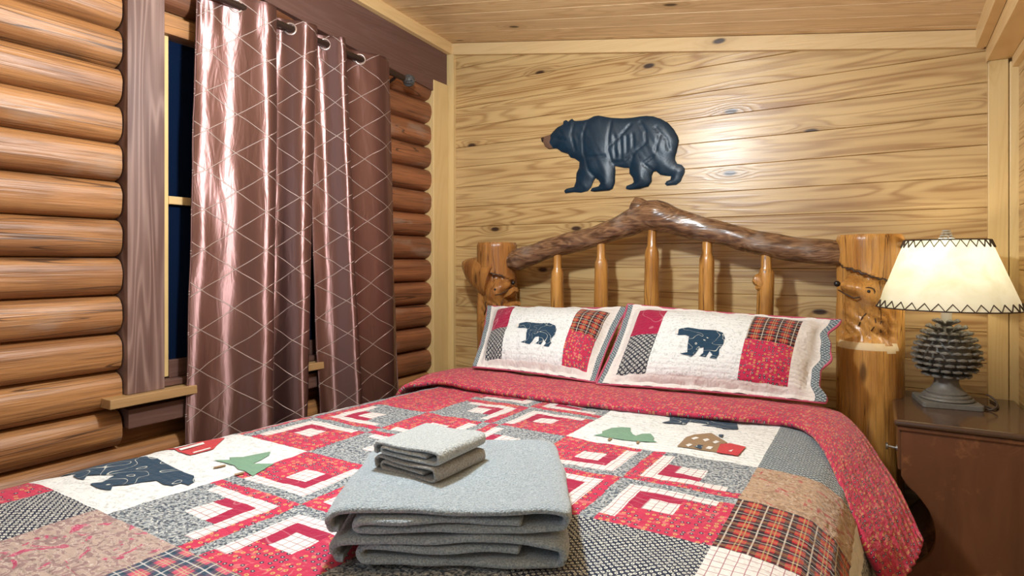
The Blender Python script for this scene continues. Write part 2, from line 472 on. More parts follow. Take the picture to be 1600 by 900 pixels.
tag(mb.build('wall_right', PINE_RIGHT), kind='structure')
# ceiling planks run left-right
mb = MB(); y = .05; cw = .108
while y > -3.9:
    r = random.random(); g = .003
    vs = []
    for x in (-.13, 2.318):
        for yy, d in ((y, .006), (y-g, 0), (y-cw+g, 0), (y-cw, .006)):
            vs.append((x, yy, CEILZ(x, yy)+d))
    mb.add(vs, [(i, i+4, i+5, i+1) for i in range(3)], 0, r); y -= cw
x0, x1, y0, y1 = -.13, 2.318, -3.9, .05
mb.add([(x0,y0,CEILZ(x0,y0)+.008),(x1,y0,CEILZ(x1,y0)+.008),(x1,y1,CEILZ(x1,y1)+.008),(x0,y1,CEILZ(x0,y1)+.008),
        (x0,y0,CEILZ(x0,y0)+.05),(x1,y0,CEILZ(x1,y0)+.05),(x1,y1,CEILZ(x1,y1)+.05),(x0,y1,CEILZ(x0,y1)+.05)],
       [(0,3,2,1),(4,5,6,7),(0,1,5,4),(1,2,6,5),(2,3,7,6),(3,0,4,7)])
tag(mb.build('ceiling', PINE_CEIL), kind='structure')
# floor
mb = MB(); x = -.13
while x < 2.45:
    mb.box((x+.001, -3.9, -.02), (x+.099, .05, 0), 0, random.random()); x += .1
FLOOR = pine('pine_floor', 1, 0, 2, light=(.5,.30,.12), dark=(.32,.17,.06))
tag(mb.build('floor', FLOOR), kind='structure')

# left wall: half-round logs
LOGP = .1227; ZB = [.672-.1227*k for k in range(5, 0, -1)] + [.672+.1227*k for k in range(0, 14)]
def half_log(mb, y0, y1, z0, z1, r, mi=0, xb=-.104, bulge=.052):
    n = 14; vs = []; ny = max(2, int((y1-y0)/.12))
    sd = random.random()*50
    for j in range(ny+1):
        y = lerp(y0, y1, j/ny)
        for i in range(n+1):
            t = -1+2*i/n
            w = (1-abs(t)**2.9)**.56
            wob = .003*noise.noise(Vector((y*2.2, i*.35, sd)))
            vs.append((xb+bulge*w+wob*(w > .2), y, (z0+z1)/2+(z1-z0)/2*t*.995))
    fs = []
    for j in range(ny):
        for i in range(n):
            fs.append((j*(n+1)+i, j*(n+1)+i+1, (j+1)*(n+1)+i+1, (j+1)*(n+1)+i))
    fs.append(tuple(range(n+1))); fs.append(tuple(ny*(n+1)+i for i in range(n, -1, -1)))
    mb.add(vs, fs, mi, r)
W0, W1 = -1.694, -.66                                 # window casing outer edges
mb = MB()
for z0 in ZB:
    z1 = z0+LOGP
    if z1 < .02 or z0 > 2.2: continue
    if z1 <= .56 or z0 > 2.0:
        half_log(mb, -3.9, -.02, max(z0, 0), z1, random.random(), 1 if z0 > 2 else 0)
    else:
        half_log(mb, -3.9, W0-.004, z0, z1, random.random())
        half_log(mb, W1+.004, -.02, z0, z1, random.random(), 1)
mb.box((-.20, -3.9, 0), (-.113, W0+.02, 2.5), 0, .5)
mb.box((-.20, W1-.02, 0), (-.113, .05, 2.4), 0, .5)
mb.box((-.20, W0+.02, 0), (-.113, W1-.02, .70), 0, .2)
mb.box((-.20, W0+.02, 2.0), (-.113, W1-.02, 2.45), 0, .2)
o = mb.build('wall_left', [LOG_WALL, LOG_RED_DIM], smooth=True, angle=40); tag(o, kind='structure')

# trims
def trim(n, build, mat, bevel=.0015):
    mb = MB(); build(mb); return tag(mb.build('trim_%d' % n, mat, bevel=bevel), kind='structure')
def sbox(mb, pts8, r=0.0):
    mb.add(pts8, [(0,3,2,1),(4,5,6,7),(0,1,5,4),(1,2,6,5),(2,3,7,6),(3,0,4,7)], 0, r)
# dark brown beam above the window, its lower edge drops towards the corner
def beam(mb):
    a = (-.112, -.040)
    zb = lambda y: 2.062-.096*(y+.02)*1.0
    zt = lambda y: 2.315-.055*y
    sbox(mb, [(a[0],-3.9,zb(-3.9)),(a[1],-3.9,zb(-3.9)),(a[1],-.03,zb(-.03)),(a[0],-.03,zb(-.03)),
              (a[0],-3.9,zt(-3.9)),(a[1],-3.9,zt(-3.9)),(a[1],-.03,zt(-.03)),(a[0],-.03,zt(-.03))], .3)
trim(1, beam, BROWN_BOARD_Y)
def crown_l(mb):
    lo = lambda y: 2.304-.055*y
    hi = lambda y: CEILZ(-.02, y)
    sbox(mb, [(-.11,-3.9,lo(-3.9)),(-.012,-3.9,lo(-3.9)),(-.012,-.0,lo(0)),(-.11,-.0,lo(0)),
              (-.11,-3.9,hi(-3.9)),(-.012,-3.9,hi(-3.9)),(-.012,-.0,hi(0)),(-.11,-.0,hi(0))], .2)
trim(2, crown_l, TRIM_Y)
trim(3, lambda mb: mb.box((-.112, -.022, 0), (.0, .004, 2.31), 0, .35), TRIM_Z)           # corner board on the back wall
trim(4, lambda mb: mb.box((-.11, -.150, 0), (-.036, -.023, 2.135), 0, .1), TRIM_Z, .004)   # corner board on the log wall
def crown_b(mb):
    f = lambda x: 2.364-.172*x
    sbox(mb, [(-.012,-.024,f(0)-.062),(2.33,-.024,f(2.33)-.062),(2.33,.004,f(2.33)-.062),(-.012,.004,f(0)-.062),
              (-.012,-.024,f(-.012)-.001),(2.33,-.024,f(2.33)-.001),(2.33,.004,f(2.33)-.001),(-.012,.004,f(-.012)-.001)], .6)
trim(5, crown_b, TRIM_X)
def crown_r(mb):
    lo = lambda y: 1.900-.055*y; hi = lambda y: CEILZ(2.30, y)+.01
    sbox(mb, [(2.305,-3.9,lo(-3.9)),(2.335,-3.9,lo(-3.9)),(2.335,-.024,lo(0)),(2.305,-.024,lo(0)),
              (2.305,-3.9,hi(-3.9)),(2.335,-3.9,hi(-3.9)),(2.335,-.024,hi(0)),(2.305,-.024,hi(0))], .7)
trim(6, crown_r, TRIM_Y)
def beam_r(mb):
    lo = lambda y: 1.850-.02*y; hi = lambda y: 2.02-.055*y
    sbox(mb, [(2.336,-3.9,lo(-3.9)),(2.405,-3.9,lo(-3.9)),(2.405,.004,lo(0)),(2.336,.004,lo(0)),
              (2.336,-3.9,hi(-3.9)),(2.405,-3.9,hi(-3.9)),(2.405,.004,hi(0)),(2.336,.004,hi(0))], .15)
trim(7, beam_r, TRIM_Y)
trim(8, lambda mb: mb.box((2.340, -.022, 0), (2.395, .004, 1.850), 0, .8), TRIM_Z)
trim(9, lambda mb: mb.box((2.397, -.036, 0), (2.425, .004, 1.835), 0, .9), TRIM_Z)
def strip_r(mb):
    lo = lambda y: 1.815-.02*y; hi = lambda y: 1.85-.02*y
    sbox(mb, [(2.402,-3.9,lo(-3.9)),(2.425,-3.9,lo(-3.9)),(2.425,-.037,lo(0)),(2.402,-.037,lo(0)),
              (2.402,-3.9,hi(-3.9)),(2.425,-3.9,hi(-3.9)),(2.425,-.037,hi(0)),(2.402,-.037,hi(0))], .5)
trim(10, strip_r, TRIM_Y)

# window
win = bpy.data.objects.new('window_1', None); link(win); tag(win, kind='structure'); win.location = (-.1, -1.15, .7)
def wpart(name, mb, mat, bevel=.002, label=None):
    mb.v = [(x+.1, y+1.15, z-.7) for x, y, z in mb.v]
    o = mb.build(name, mat, win, bevel=bevel)
    if label: o['label'] = label
    return o
m = MB(); m.box((-.112, W0, .722), (-.028, -1.578, 2.22), 0, .3); wpart('casing', m, BROWN_BOARD_Z)
m = MB(); m.box((-.112, W1-.115, .722), (-.028, W1, 2.05), 0, .6); wpart('casing', m, BROWN_BOARD_Z)
m = MB(); m.box((-.19, -1.577, .75), (-.085, -1.535, 1.93), 0, .4); m.box((-.19, W1-.16, .75), (-.085, W1-.116, 1.93), 0, .7); wpart('jamb', m, TRIM_Z)
m = MB(); m.box((-.19, -1.577, 1.931), (-.062, W1-.116, 1.995), 0, .4); wpart('head_jamb', m, LOG_WALL)
for z0, z1, xs in ((1.375, 1.93, -.125), (.79, 1.352, -.10)):
    m = MB()
    m.box((xs-.018, -1.534, z0), (xs, W1-.161, z1), 0, 0); wpart('glass_pane', m, M_GLASS, 0)
m = MB(); m.box((-.14, -1.535, 1.348), (-.082, W1-.16, 1.376), 0, .2); wpart('meeting_rail', m, TRIM_Y)
m = MB(); m.box((-.14, -1.535, .745), (-.082, W1-.16, .806), 0, .2); wpart('bottom_rail', m, BROWN_BOARD_Y)
m = MB(); m.box((-.142, -1.577, .7245), (-.045, W1-.116, .7445), 0, .2); wpart('stop', m, BROWN_BOARD_Y)
m = MB(); m.box((-.10, -1.758, .692), (.002, W1+.05, .7215), 0, .2); wpart('sill', m, pine('oiled_sill_board', 1, 2, 0, light=(.42,.255,.11), dark=(.26,.14,.05), ring=.5, knots=False))
m = MB(); m.box((-.09, -1.690, .612), (-.03, W1+.01, .674), 0, .4); wpart('apron', m, BROWN_BOARD_Y)
m = MB(); m.box((-.075, -1.570, .745), (-.06, -1.563, 1.352), 0, .4); wpart('sash_stop', m, simple('pale_blue_vinyl', (.5,.6,.66), .4), 0)

# ------------------------------------------------------------------ curtains and rod
def rodz(y): return 2.043+.034*(-y-.47)
RX = .04
rod = empty('curtain_rod', (RX, -1.0, rodz(-1.0)), 'dark bronze curtain rod with black twig ball finial above the window', 'curtain rod')
def rl(p): return (p[0]-RX, p[1]+1.0, p[2]-rodz(-1.0))
m = MB(); m.tube([rl((RX, -1.62, rodz(-1.62))), rl((RX, -.9, rodz(-.9))), rl((RX, -.46, rodz(-.46)))], .0135, 16)
m.build('pole', M_ROD, rod, smooth=True, angle=40)
m = MB()
for i in range(16):
    a = random.random()*PI; ph = random.random()*2*PI
    nrm = Vector((math.sin(a)*math.cos(ph), math.sin(a)*math.sin(ph), math.cos(a)))
    u = nrm.orthogonal().normalized(); w = nrm.cross(u); R = .024+.004*random.random()
    c = Vector(rl((RX, -.435, rodz(-.435))))
    m.tube([c+(u*math.cos(t*2*PI/16)+w*math.sin(t*2*PI/16))*R for t in range(16)], .0042, 6, closed=True)
m.ball(rl((RX, -.435, rodz(-.435))), .021, n=8)
m.tube([rl((RX, -.475, rodz(-.475))), rl((RX, -.462, rodz(-.46))), rl((RX, -.455, rodz(-.455)))], [.015, .018, .012], 14)
m.build('finial', M_FINIAL, rod, smooth=True, angle=50)
for yb in (-1.60, -.52):
    m = MB(); m.tube([rl((RX, yb, rodz(yb)-.002)), rl((RX-.05, yb, rodz(yb)-.025)), rl((-.05, yb, rodz(yb)-.025))], .007, 10)
    m.tube([rl((-.04, yb, rodz(yb)-.025)), rl((-.05, yb, rodz(yb)-.025))], .02, 14)
    m.build('bracket', M_ROD, rod, smooth=True, angle=40)

def curtain(name, label, tops, bots, seed, zb=.34, lean=0.0):
    cu = empty(name, (RX, tops[0], zb), label, 'curtain', 'brown satin curtain panels')
    nf = len(tops)-1; per = 36; nz = 60
    mb = MB(); NU = nf*per+1
    def pos(i, z):
        t = max(0, min(1, (2.1-z)/(2.1-.55)))
        ys = [lerp(a, b, t) for a, b in zip(tops, bots)]
        k = min(i//per, nf-1); th = 2*PI*(i-k*per)/per
        w = ys[k+1]-ys[k]
        Bs = w*.42
        y = ys[k]+w*th/(2*PI)+Bs*(1-math.cos(th))/2 - .10*w*math.sin(th)*0
        A = .050 + .012*t*math.sin(k*2.1+seed)
        x = RX - A*math.cos(th) + .010*t*math.sin(2*th+seed+k) + .006*math.sin(3*th+k)
        nn = noise.noise(Vector((i*.11, z*1.1, seed)))*.010*(.35+t) + noise.noise(Vector((i*.33, z*4.5, seed+9)))*.0035*(.3+t)
        # bunching of the heading
        nn += .003*math.exp(-((z-2.02)/.05)**2)*math.sin(i*1.7)
        return (x+nn, y+nn*.6 + .004*noise.noise(Vector((z*2, seed, i*.05))), z)
    # arc length at mid-height
    arc = [0]
    for i in range(1, NU):
        p, q = pos(i-1, 1.5), pos(i, 1.5); arc.append(arc[-1]+math.hypot(p[0]-q[0], p[1]-q[1]))
    ox, oy, oz = cu.location
    for j in range(nz+1):
        for i in range(NU):
            t_ = j/nz
            ztop = rodz(pos(i, 2.1)[1])+.036
            z = lerp(ztop, zb, t_)
            p = pos(i, z)
            mb.uv[len(mb.v)] = (arc[i]+seed*.37, z); mb.v.append((p[0]-ox, p[1]-oy, p[2]-oz))
    for j in range(nz):
        for i in range(NU-1):
            mb.f.append((j*NU+i, j*NU+i+1, (j+1)*NU+i+1, (j+1)*NU+i)); mb.m.append(0); mb.r.append(0)
    o = mb.build('drape', M_SATIN, cu, smooth=True, sub=1)
    md = o.modifiers.new('solid', 'SOLIDIFY'); md.thickness = .002
    # side hems: corded edges
    for e in (0, NU-1):
        h = MB(); pts = []
        for j in range(0, nz+1):
            ztop = rodz(pos(e, 2.1)[1])+.036; z = lerp(ztop, zb, j/nz); p = pos(e, z)
            pts.append((p[0]-ox, p[1]-oy, p[2]-oz))
        h.tube(pts, .0032, 6, jit=.4); h.uv = {i: (.11, v[2]) for i, v in enumerate(h.v)}
        h.build('hem', M_SATIN, cu, smooth=True)
    # grommets where the cloth crosses the rod
    for k in range(nf):
        for th in (PI/2, 3*PI/2):
            i = k*per+int(round(per*th/(2*PI)))
            p0, p1 = Vector(pos(i-1, 2.06)), Vector(pos(i+1, 2.06))
            tg = (p1-p0); tg.z = 0; tg.normalize(); nrm = Vector((tg.y, -tg.x, 0))
            c = Vector(pos(i, 2.06)); c.z = rodz(c.y)
            g = MB()
            g.tube([c+(tg*math.cos(a*2*PI/24)+Vector((0,0,1))*math.sin(a*2*PI/24))*.022-Vector((ox,oy,oz)) for a in range(24)], .0048, 8, closed=True)
            g.build('grommet', M_GROM, cu, smooth=True)
    return cu
M_GROM = simple('pale_grommet_metal', (.42,.33,.30), .3, Metallic=.7)
curtain('curtain', 'wide brown satin curtain panel hanging at the left half of the window', [-1.478, -1.215, -1.03], [-1.515, -1.245, -1.085], 1.0)
curtain('curtain', 'narrow brown satin curtain panel hanging nearest the corner of the room', [-1.02, -.885, -.62], [-.945, -.79, -.535], 3.3)

hk = MB()
hk.tube([(-.058,-.505,1.056),(-.040,-.505,1.056)]+[(-.030+.010*math.cos(a), -.505, 1.056+.010*math.sin(a)) for a in [PI-i*PI*1.55/12 for i in range(13)]], .0022, 8)
tag(hk.build('cup_hook', M_GROM, smooth=True), 'small pale metal cup hook in the log wall beside the narrow curtain panel', 'hook')

# ------------------------------------------------------------------ bear plaque on the back wall
PLQ = [(.55,1.775),(.573,1.784),(.602,1.789),(.619,1.805),(.641,1.822),(.673,1.833),(.676,1.849),(.69,1.853),(.704,1.843),(.71,1.85),(.723,1.855),(.732,1.845),(.745,1.841),(.781,1.839),(.809,1.841),(.841,1.853),(.865,1.853),(.895,1.843),(.929,1.834),(.986,1.824),(1.031,1.821),(1.07,1.822),(1.102,1.821),(1.134,1.814),(1.171,1.798),(1.203,1.776),(1.228,1.745),(1.246,1.712),(1.251,1.691),(1.246,1.666),(1.241,1.646),(1.234,1.622),(1.234,1.606),(1.244,1.588),(1.264,1.581),(1.277,1.565),(1.277,1.547),(1.267,1.527),(1.259,1.508),(1.239,1.494),(1.197,1.493),(1.188,1.5),(1.195,1.512),(1.213,1.519),(1.216,1.534),(1.192,1.538),(1.166,1.545),(1.145,1.565),(1.134,1.561),(1.126,1.543),(1.126,1.517),(1.11,1.495),(1.091,1.492),(1.07,1.487),(1.02,1.486),(1.002,1.491),(1.006,1.504),(1.031,1.511),(1.042,1.518),(1.037,1.539),(1.02,1.562),(1.02,1.588),(.992,1.591),(.947,1.603),(.949,1.578),(.947,1.551),(.947,1.525),(.935,1.496),(.918,1.489),(.841,1.487),(.821,1.492),(.83,1.505),(.865,1.511),(.874,1.524),(.865,1.541),(.847,1.553),(.836,1.538),(.824,1.511),(.806,1.493),(.769,1.487),(.732,1.492),(.685,1.489),(.679,1.501),(.692,1.511),(.732,1.517),(.742,1.544),(.745,1.583),(.76,1.61),(.763,1.638),(.738,1.657),(.714,1.665),(.701,1.683),(.663,1.698),(.638,1.717),(.619,1.719),(.593,1.719),(.573,1.732),(.56,1.757)]
GRV = [[(.932,1.817),(.921,1.743),(.918,1.678),(.935,1.623)],[(1.031,1.789),(.992,1.751),(.924,1.694)],[(.806,1.827),(.787,1.758),(.793,1.674),(.818,1.589),(.847,1.559)],[(1.075,1.794),(1.102,1.744),(1.107,1.696),(1.048,1.655),(1.025,1.593)],[(.935,1.617),(.992,1.617),(1.048,1.655)],[(1.14,1.63),(1.091,1.598),(1.134,1.563)],[(.738,1.836),(.726,1.776),(.745,1.695)],[(.812,1.655),(.853,1.652),(.9,1.653)],
       [(.655,1.80),(.672,1.785)],[(.64,1.765),(.69,1.75)],[(.95,1.74),(.955,1.64)],[(.98,1.74),(.985,1.635)],[(1.01,1.735),(1.01,1.66)],[(1.04,1.74),(1.045,1.68)],[(1.15,1.76),(1.2,1.70),(1.21,1.65)],[(1.17,1.72),(1.15,1.65)]]
plq = empty('bear_plaque', (.9, 0, 1.487), 'dark blue carved bear plaque hanging on the pine wall above the bed', 'wall plaque')
def plh(x, z):
    d = dist_poly((x, z), PLQ)
    h = .010+.020*(1-math.exp(-d/.022))
    for cx, cz, rx, rz, a in ((.865,1.70,.06,.10,.010),(1.15,1.69,.08,.09,.010),(.69,1.77,.04,.05,.008),(.90,1.55,.035,.06,.008),(1.075,1.55,.035,.06,.008)):
        h += a*math.exp(-((x-cx)/rx)**2-((z-cz)/rz)**2)
    for cx, cz, rx, rz, a in ((.76,1.55,.06,.06,-.007),(1.23,1.54,.05,.05,-.007)):
        h += a*math.exp(-((x-cx)/rx)**2-((z-cz)/rz)**2)
    g = 1e9
    for L in GRV:
        for i in range(len(L)-1): g = min(g, dseg((x, z), L[i], L[i+1]))
    h -= .006*math.exp(-(g/.005)**2)
    h += .0022*noise.noise(Vector((x*45+z*25, z*14, 3)))*min(1, d/.02)
    return h*.68
def plaque_part(name, poly, mat, step, extra=0.0):
    v2, f2 = poly_cdt(poly, step)
    mb = MB(); n = len(v2)
    vs = [(x-.9, -plh(x, z)-extra, z-1.487) for x, z in v2] + [(x-.9, -.001, z-1.487) for x, z in poly]
    fs = list(f2)
    k = len(poly)
    for i in range(k): fs.append((i, (i+1) % k, n+(i+1) % k, n+i))
    mb.add(vs, fs)
    return mb.build(name, mat, plq, smooth=True, angle=60)
def f_plq():
    b = B('blue_black_carving_paint'); n = b.noise(b.obj(), 30, 3.0)
    col = b.mix(n, (.002,.013,.027), (.004,.031,.062))
    return b.pbr(col, .40, b.bump(b.noise(b.obj(), 120, 2.0), .15, .003))
plaque_part('bear_body', PLQ, f_plq(), .0085)
SN = [(.55,1.775),(.573,1.784),(.602,1.789),(.608,1.770),(.602,1.748),(.612,1.728),(.619,1.719),(.593,1.719),(.573,1.732),(.56,1.757)]
plaque_part('muzzle', SN, simple('brown_muzzle_paint', (.16,.09,.06), .4), .008, .003)['label'] = 'brown muzzle'
plaque_part('nose', [(.55,1.776),(.563,1.780),(.570,1.772),(.562,1.760),(.557,1.756)], BLACK, None, .005)['label'] = 'black nose'

# ------------------------------------------------------------------ log bed
bed = empty('log_bed', (1.17, -1.2, 0), 'rustic honey log bed with crooked dark top rail and carved bear posts', 'bed')
def bl(p): return (p[0]-1.17, p[1]+1.2, p[2])
def post(cx, cy, H, R, recz, facing, heads, seed, slim=0.0, dark=False):
    """log post with an axe-cut carved recess and a bear's head in relief inside it"""
    mb = MB(); n = 96; nz = 150
    for j in range(nz+1):
        z = H*j/nz
        for k in range(n):
            a = 2*PI*k/n
            r = R*(1+.03*noise.noise(Vector((math.cos(a)*1.2, math.sin(a)*1.2, z*2.2+seed))))
            r -= slim*sstep(.98, .75, z)*.0
            r += .0035*noise.noise(Vector((math.cos(a)*5, math.sin(a)*5, z*9+seed)))
            da = (a-facing+PI) % (2*PI)-PI
            s_ = da*R
            top = recz[1]+.018*noise.noise(Vector((s_*14, seed, 0)))-.03*(s_/R)
            bot = recz[0]+.012*noise.noise(Vector((s_*18, seed, 5)))
            side = sstep(1.35, 1.05, abs(da))
            inr = sstep(top+.004, top-.010, z)*sstep(bot-.030, bot+.03, z)*side
            d = -.026*inr
            for (hs, hz, rs, rz, amp) in heads:
                d += amp*math.exp(-((s_-hs)/rs)**2-((z-hz)/rz)**2)*side
            if inr > .3:
                d += .004*math.sin(s_*120+z*160+4*noise.noise(Vector((s_*20, z*20, seed))))*inr*sstep(.05, -.05, z-(recz[0]+recz[1])/2)
            r += d
            if z > H-.012: r -= (z-(H-.012))*.5
            mb.v.append((cx+r*math.cos(a)-1.17, cy+r*math.sin(a)+1.2, z))
    for j in range(nz):
        zc = H*(j+.5)/nz
        for k in range(n):
            a = 2*PI*(k+.5)/n; da = (a-facing+PI) % (2*PI)-PI; s_ = da*R
            bot = recz[0]+.012*noise.noise(Vector((s_*18, seed, 5)))
            mi = 1 if (bot-.028 < zc < bot-.004 and abs(da) < 1.1) else 0
            mb.f.append((j*n+k, j*n+(k+1)%n, (j+1)*n+(k+1)%n, (j+1)*n+k)); mb.m.append(mi); mb.r.append(seed*.1)
    mb.f.append(tuple(nz*n+k for k in range(n))); mb.m.append(2); mb.r.append(0)
    mb.f.append(tuple(range(n-1, -1, -1))); mb.m.append(2); mb.r.append(0)
    return mb
FR = math.radians(-97)
mp = post(1.985, -.152, 1.245, .106, (.865, 1.105), FR,
          [(-.040, 1.060, .045, .026, .036), (.015, 1.030, .050, .045, .036), (-.075, 1.065, .022, .022, .022), (-.085, .99, .03, .05, .012), (.05, .98, .03, .05, .010)], 2.0)
pR = mp.build('post', [HONEY, RAW, HONEY_DARK], bed, smooth=True, angle=50)
def knob_ball(name, p, r, mat, par, sc=(1,1,1)):
    mm = MB(); mm.ball(bl(p), r, n=8, sc=sc); return mm.build(name, mat, par, smooth=True)
def onpost(cx, cy, R, s_, z, off, facing=FR):
    a = facing+s_/R; return (cx+(R+off)*math.cos(a), cy+(R+off)*math.sin(a), z)
knob_ball('bear_nose', onpost(1.985, -.152, .106, -.094, 1.068, .012), .011, BLACK, pR)
knob_ball('bear_eye', onpost(1.985, -.152, .106, .012, 1.045, .010), .006, BLACK, pR)
mm = MB()
mm.tube([bl(onpost(1.985, -.152, .106, s_, z_, o_)) for s_, z_, o_ in ((-.092,1.045,.008),(-.06,1.034,.012),(-.03,1.02,.010),(-.012,1.024,.012))], .0028, 6)
mm.tube([bl(onpost(1.985, -.152, .106, .012+.017*math.cos(t), 1.045+.014*math.sin(t), .009)) for t in [i*PI/6 for i in range(13)]], .002, 6)
mm.tube([bl(onpost(1.985, -.152, .106, s_, z_, -.024)) for s_, z_ in ((.02,.995),(.0,.965),(-.015,.95),(-.03,.92))], .002, 5)
mm.tube([bl(onpost(1.985, -.152, .106, s_, z_, -.024)) for s_, z_ in ((.05,.985),(.035,.955),(.04,.93),(.02,.905))], .002, 5)
mm.tube([bl(onpost(1.985, -.152, .106, s_, z_, -.024)) for s_, z_ in ((.075,.985),(.07,.95),(.055,.93),(.06,.90))], .002, 5)
mm.build('burnt_line', simple('burnt_wood_line', (.05,.025,.012), .6), pR, smooth=True)
FL = math.radians(-62)
mp = post(.374, -.152, 1.243, .100, (.86, 1.085), FL,
          [(.040, 1.030, .045, .030, .032), (-.005, .995, .055, .045, .034), (.078, 1.040, .022, .022, .018), (-.04, .93, .03, .06, .016), (.02, .92, .03, .06, .012)], 7.0)
mp.tube([bl(p) for p in ((.37,-.155,1.06),(.30,-.165,1.085),(.235,-.172,1.115),(.195,-.176,1.135),(.178,-.178,1.142))], [.115,.098,.062,.030,.008], 22, mat=0, jit=.10)
mp.tube([bl(p) for p in ((.45,-.17,.985),(.485,-.185,.995),(.51,-.19,1.012))], [.03,.02,.014], 12, mat=0, jit=.4)
mp.tube([bl(p) for p in ((.45,-.17,.915),(.50,-.185,.93),(.525,-.19,.945))], [.03,.022,.012], 12, mat=0, jit=.4)
pL = mp.build('post', [HONEY_DARK, HONEY_DARK, CUT_DARK], bed, smooth=True, angle=50)
knob_ball('bear_nose', onpost(.374, -.152, .100, .090, 1.043, .010, FL), .010, BLACK, pL)
knob_ball('bear_eye', onpost(.374, -.152, .100, .0, 1.012, .012, FL), .006, BLACK, pL)
mm = MB()
mm.tube([bl(onpost(.374, -.152, .1, s_, z_, o_, FL)) for s_, z_, o_ in ((.085,1.02,.006),(.055,1.005,.010),(.025,.99,.011),(.0,.985,.010))], .0026, 6)
for q in (-.05, -.03, -.01, .02, .045):
    mm.tube([bl(onpost(.374, -.152, .1, q+e, z_, -.010, FL)) for e, z_ in ((.0,.965),(-.012,.94),(-.006,.915),(-.02,.885))], .0022, 5)
mm.build('burnt_line', bpy.data.materials['burnt_wood_line'], pL, smooth=True)

for par, cx, cy, R_, rz_, fc, sd in ((pR, 1.985, -.152, .106, 1.105, FR, 2.0), (pL, .374, -.152, .100, 1.085, FL, 7.0)):
    mm = MB(); pts = []
    for q in range(25):
        s_ = lerp(-.105, .105, q/24)
        z_ = rz_+.018*noise.noise(Vector((s_*14, sd, 0)))-.03*(s_/R_)+.004*math.sin(q*2.1)
        pts.append(bl(onpost(cx, cy, R_, s_, z_, -.004, fc)))
    mm.tube(pts, [.0015+.0035*math.sin(PI*q/24)*(1+.4*math.sin(q*1.3)) for q in range(25)], 6)
    mm.build('crack', bpy.data.materials['burnt_wood_line'], par, smooth=True)

# crooked top rail with its branch stub
m = MB()
path = catmull([(.455,-.165,1.145),(.53,-.165,1.165),(.70,-.165,1.215),(.905,-.165,1.262),(1.05,-.165,1.305),(1.15,-.165,1.345),(1.235,-.165,1.338),(1.36,-.165,1.293),(1.52,-.165,1.247),(1.70,-.165,1.203),(1.84,-.165,1.180),(1.905,-.165,1.172)], 8)
rad = [pl([(.455,.038),(.50,.050),(.62,.050),(.8,.047),(1.0,.048),(1.12,.058),(1.2,.066),(1.28,.056),(1.5,.048),(1.7,.048),(1.86,.049),(1.905,.038)], p.x) for p in path]
m.tube([bl(p) for p in path], rad, 24, jit=.16, seed=4)
m.tube([bl(p) for p in catmull([(1.20,-.165,1.345),(1.155,-.168,1.366),(1.118,-.172,1.386),(1.096,-.174,1.396)], 5)], [pl([(0,.050),(.6,.042),(1,.032)], i/15) for i in range(16)], 18, jit=.25, seed=8)
m.build('top_rail', RAIL, bed, smooth=True, angle=60)['label'] = 'crooked dark brown top rail with branch stub'
# spindles
for i, (x, zt, k) in enumerate(((.727,1.200,0),(.941,1.245,1),(1.188,1.295,1),(1.417,1.262,0),(1.634,1.205,1))):
    m = MB(); zz = [.50,.66,.8,.92,1.0,zt-.14,zt-.105,zt-.09,zt-.08,zt]
    rr = [.030,.032,.030,.032,.031,.030,.029,.024,.020,.018]
    m.tube([bl((x+.006*math.sin(i*2+z*5)+(-.014*(zt-z)/.4 if i == 2 else 0), -.165+.003*math.cos(z*7+i), z)) for z in zz], rr, 18, jit=.12, seed=i*3, rnd=i*.23)
    if i == 4:
        m.tube([bl(p) for p in ((x-.01,-.17,1.07),(x-.028,-.18,1.078),(x-.038,-.184,1.082))], [.03,.022,.013], 10, jit=.4)
        m.tube([bl(p) for p in ((x-.01,-.17,1.045),(x-.026,-.185,1.05))], [.022,.010], 10, jit=.5)
    if i in (2, 4):
        pass
    m.build('spindle', HONEY, bed, smooth=True, angle=50)
m = MB(); m.tube([bl((.40,-.165,.47)), bl((1.2,-.165,.48)), bl((1.95,-.165,.47))], .05, 18, jit=.15); m.build('bottom_rail', HONEY, bed, smooth=True, angle=60)
m = MB(); m.tube([bl((1.95,-.20,.30)), bl((1.945,-1.2,.30)), bl((1.95,-2.38,.30))], .05, 16, jit=.1); m.build('side_rail', HONEY, bed, smooth=True, angle=60)
m = MB(); m.tube([bl((.42,-.20,.30)), bl((.42,-1.2,.30)), bl((.42,-2.38,.30))], .05, 16, jit=.1); m.build('side_rail', HONEY, bed, smooth=True, angle=60)
for x in (.37, 1.99):
    m = MB(); m.tube([bl((x,-2.43,0)), bl((x,-2.43,.45)), bl((x,-2.43,.85))], [.085,.082,.08], 20, jit=.1); m.build('foot_post', HONEY, bed, smooth=True, angle=60)
m = MB(); m.tube([bl((.42,-2.425,.775)), bl((1.2,-2.43,.77)), bl((1.95,-2.425,.775))], .040, 18, jit=.1); m.build('foot_rail', HONEY, bed, smooth=True, angle=60)

# ------------------------------------------------------------------ mattress
m = MB(); m.box((.47, -2.22, .32), (1.915, -.245, .636)); o = m.build('mattress', M_SHEET, smooth=True)
for md in list(o.modifiers): o.modifiers.remove(md)
md = o.modifiers.new('bevel', 'BEVEL'); md.width = .07; md.segments = 6; md.limit_method = 'ANGLE'
tag(o, 'mattress in a plain white sheet, showing at the head of the bed', 'mattress')

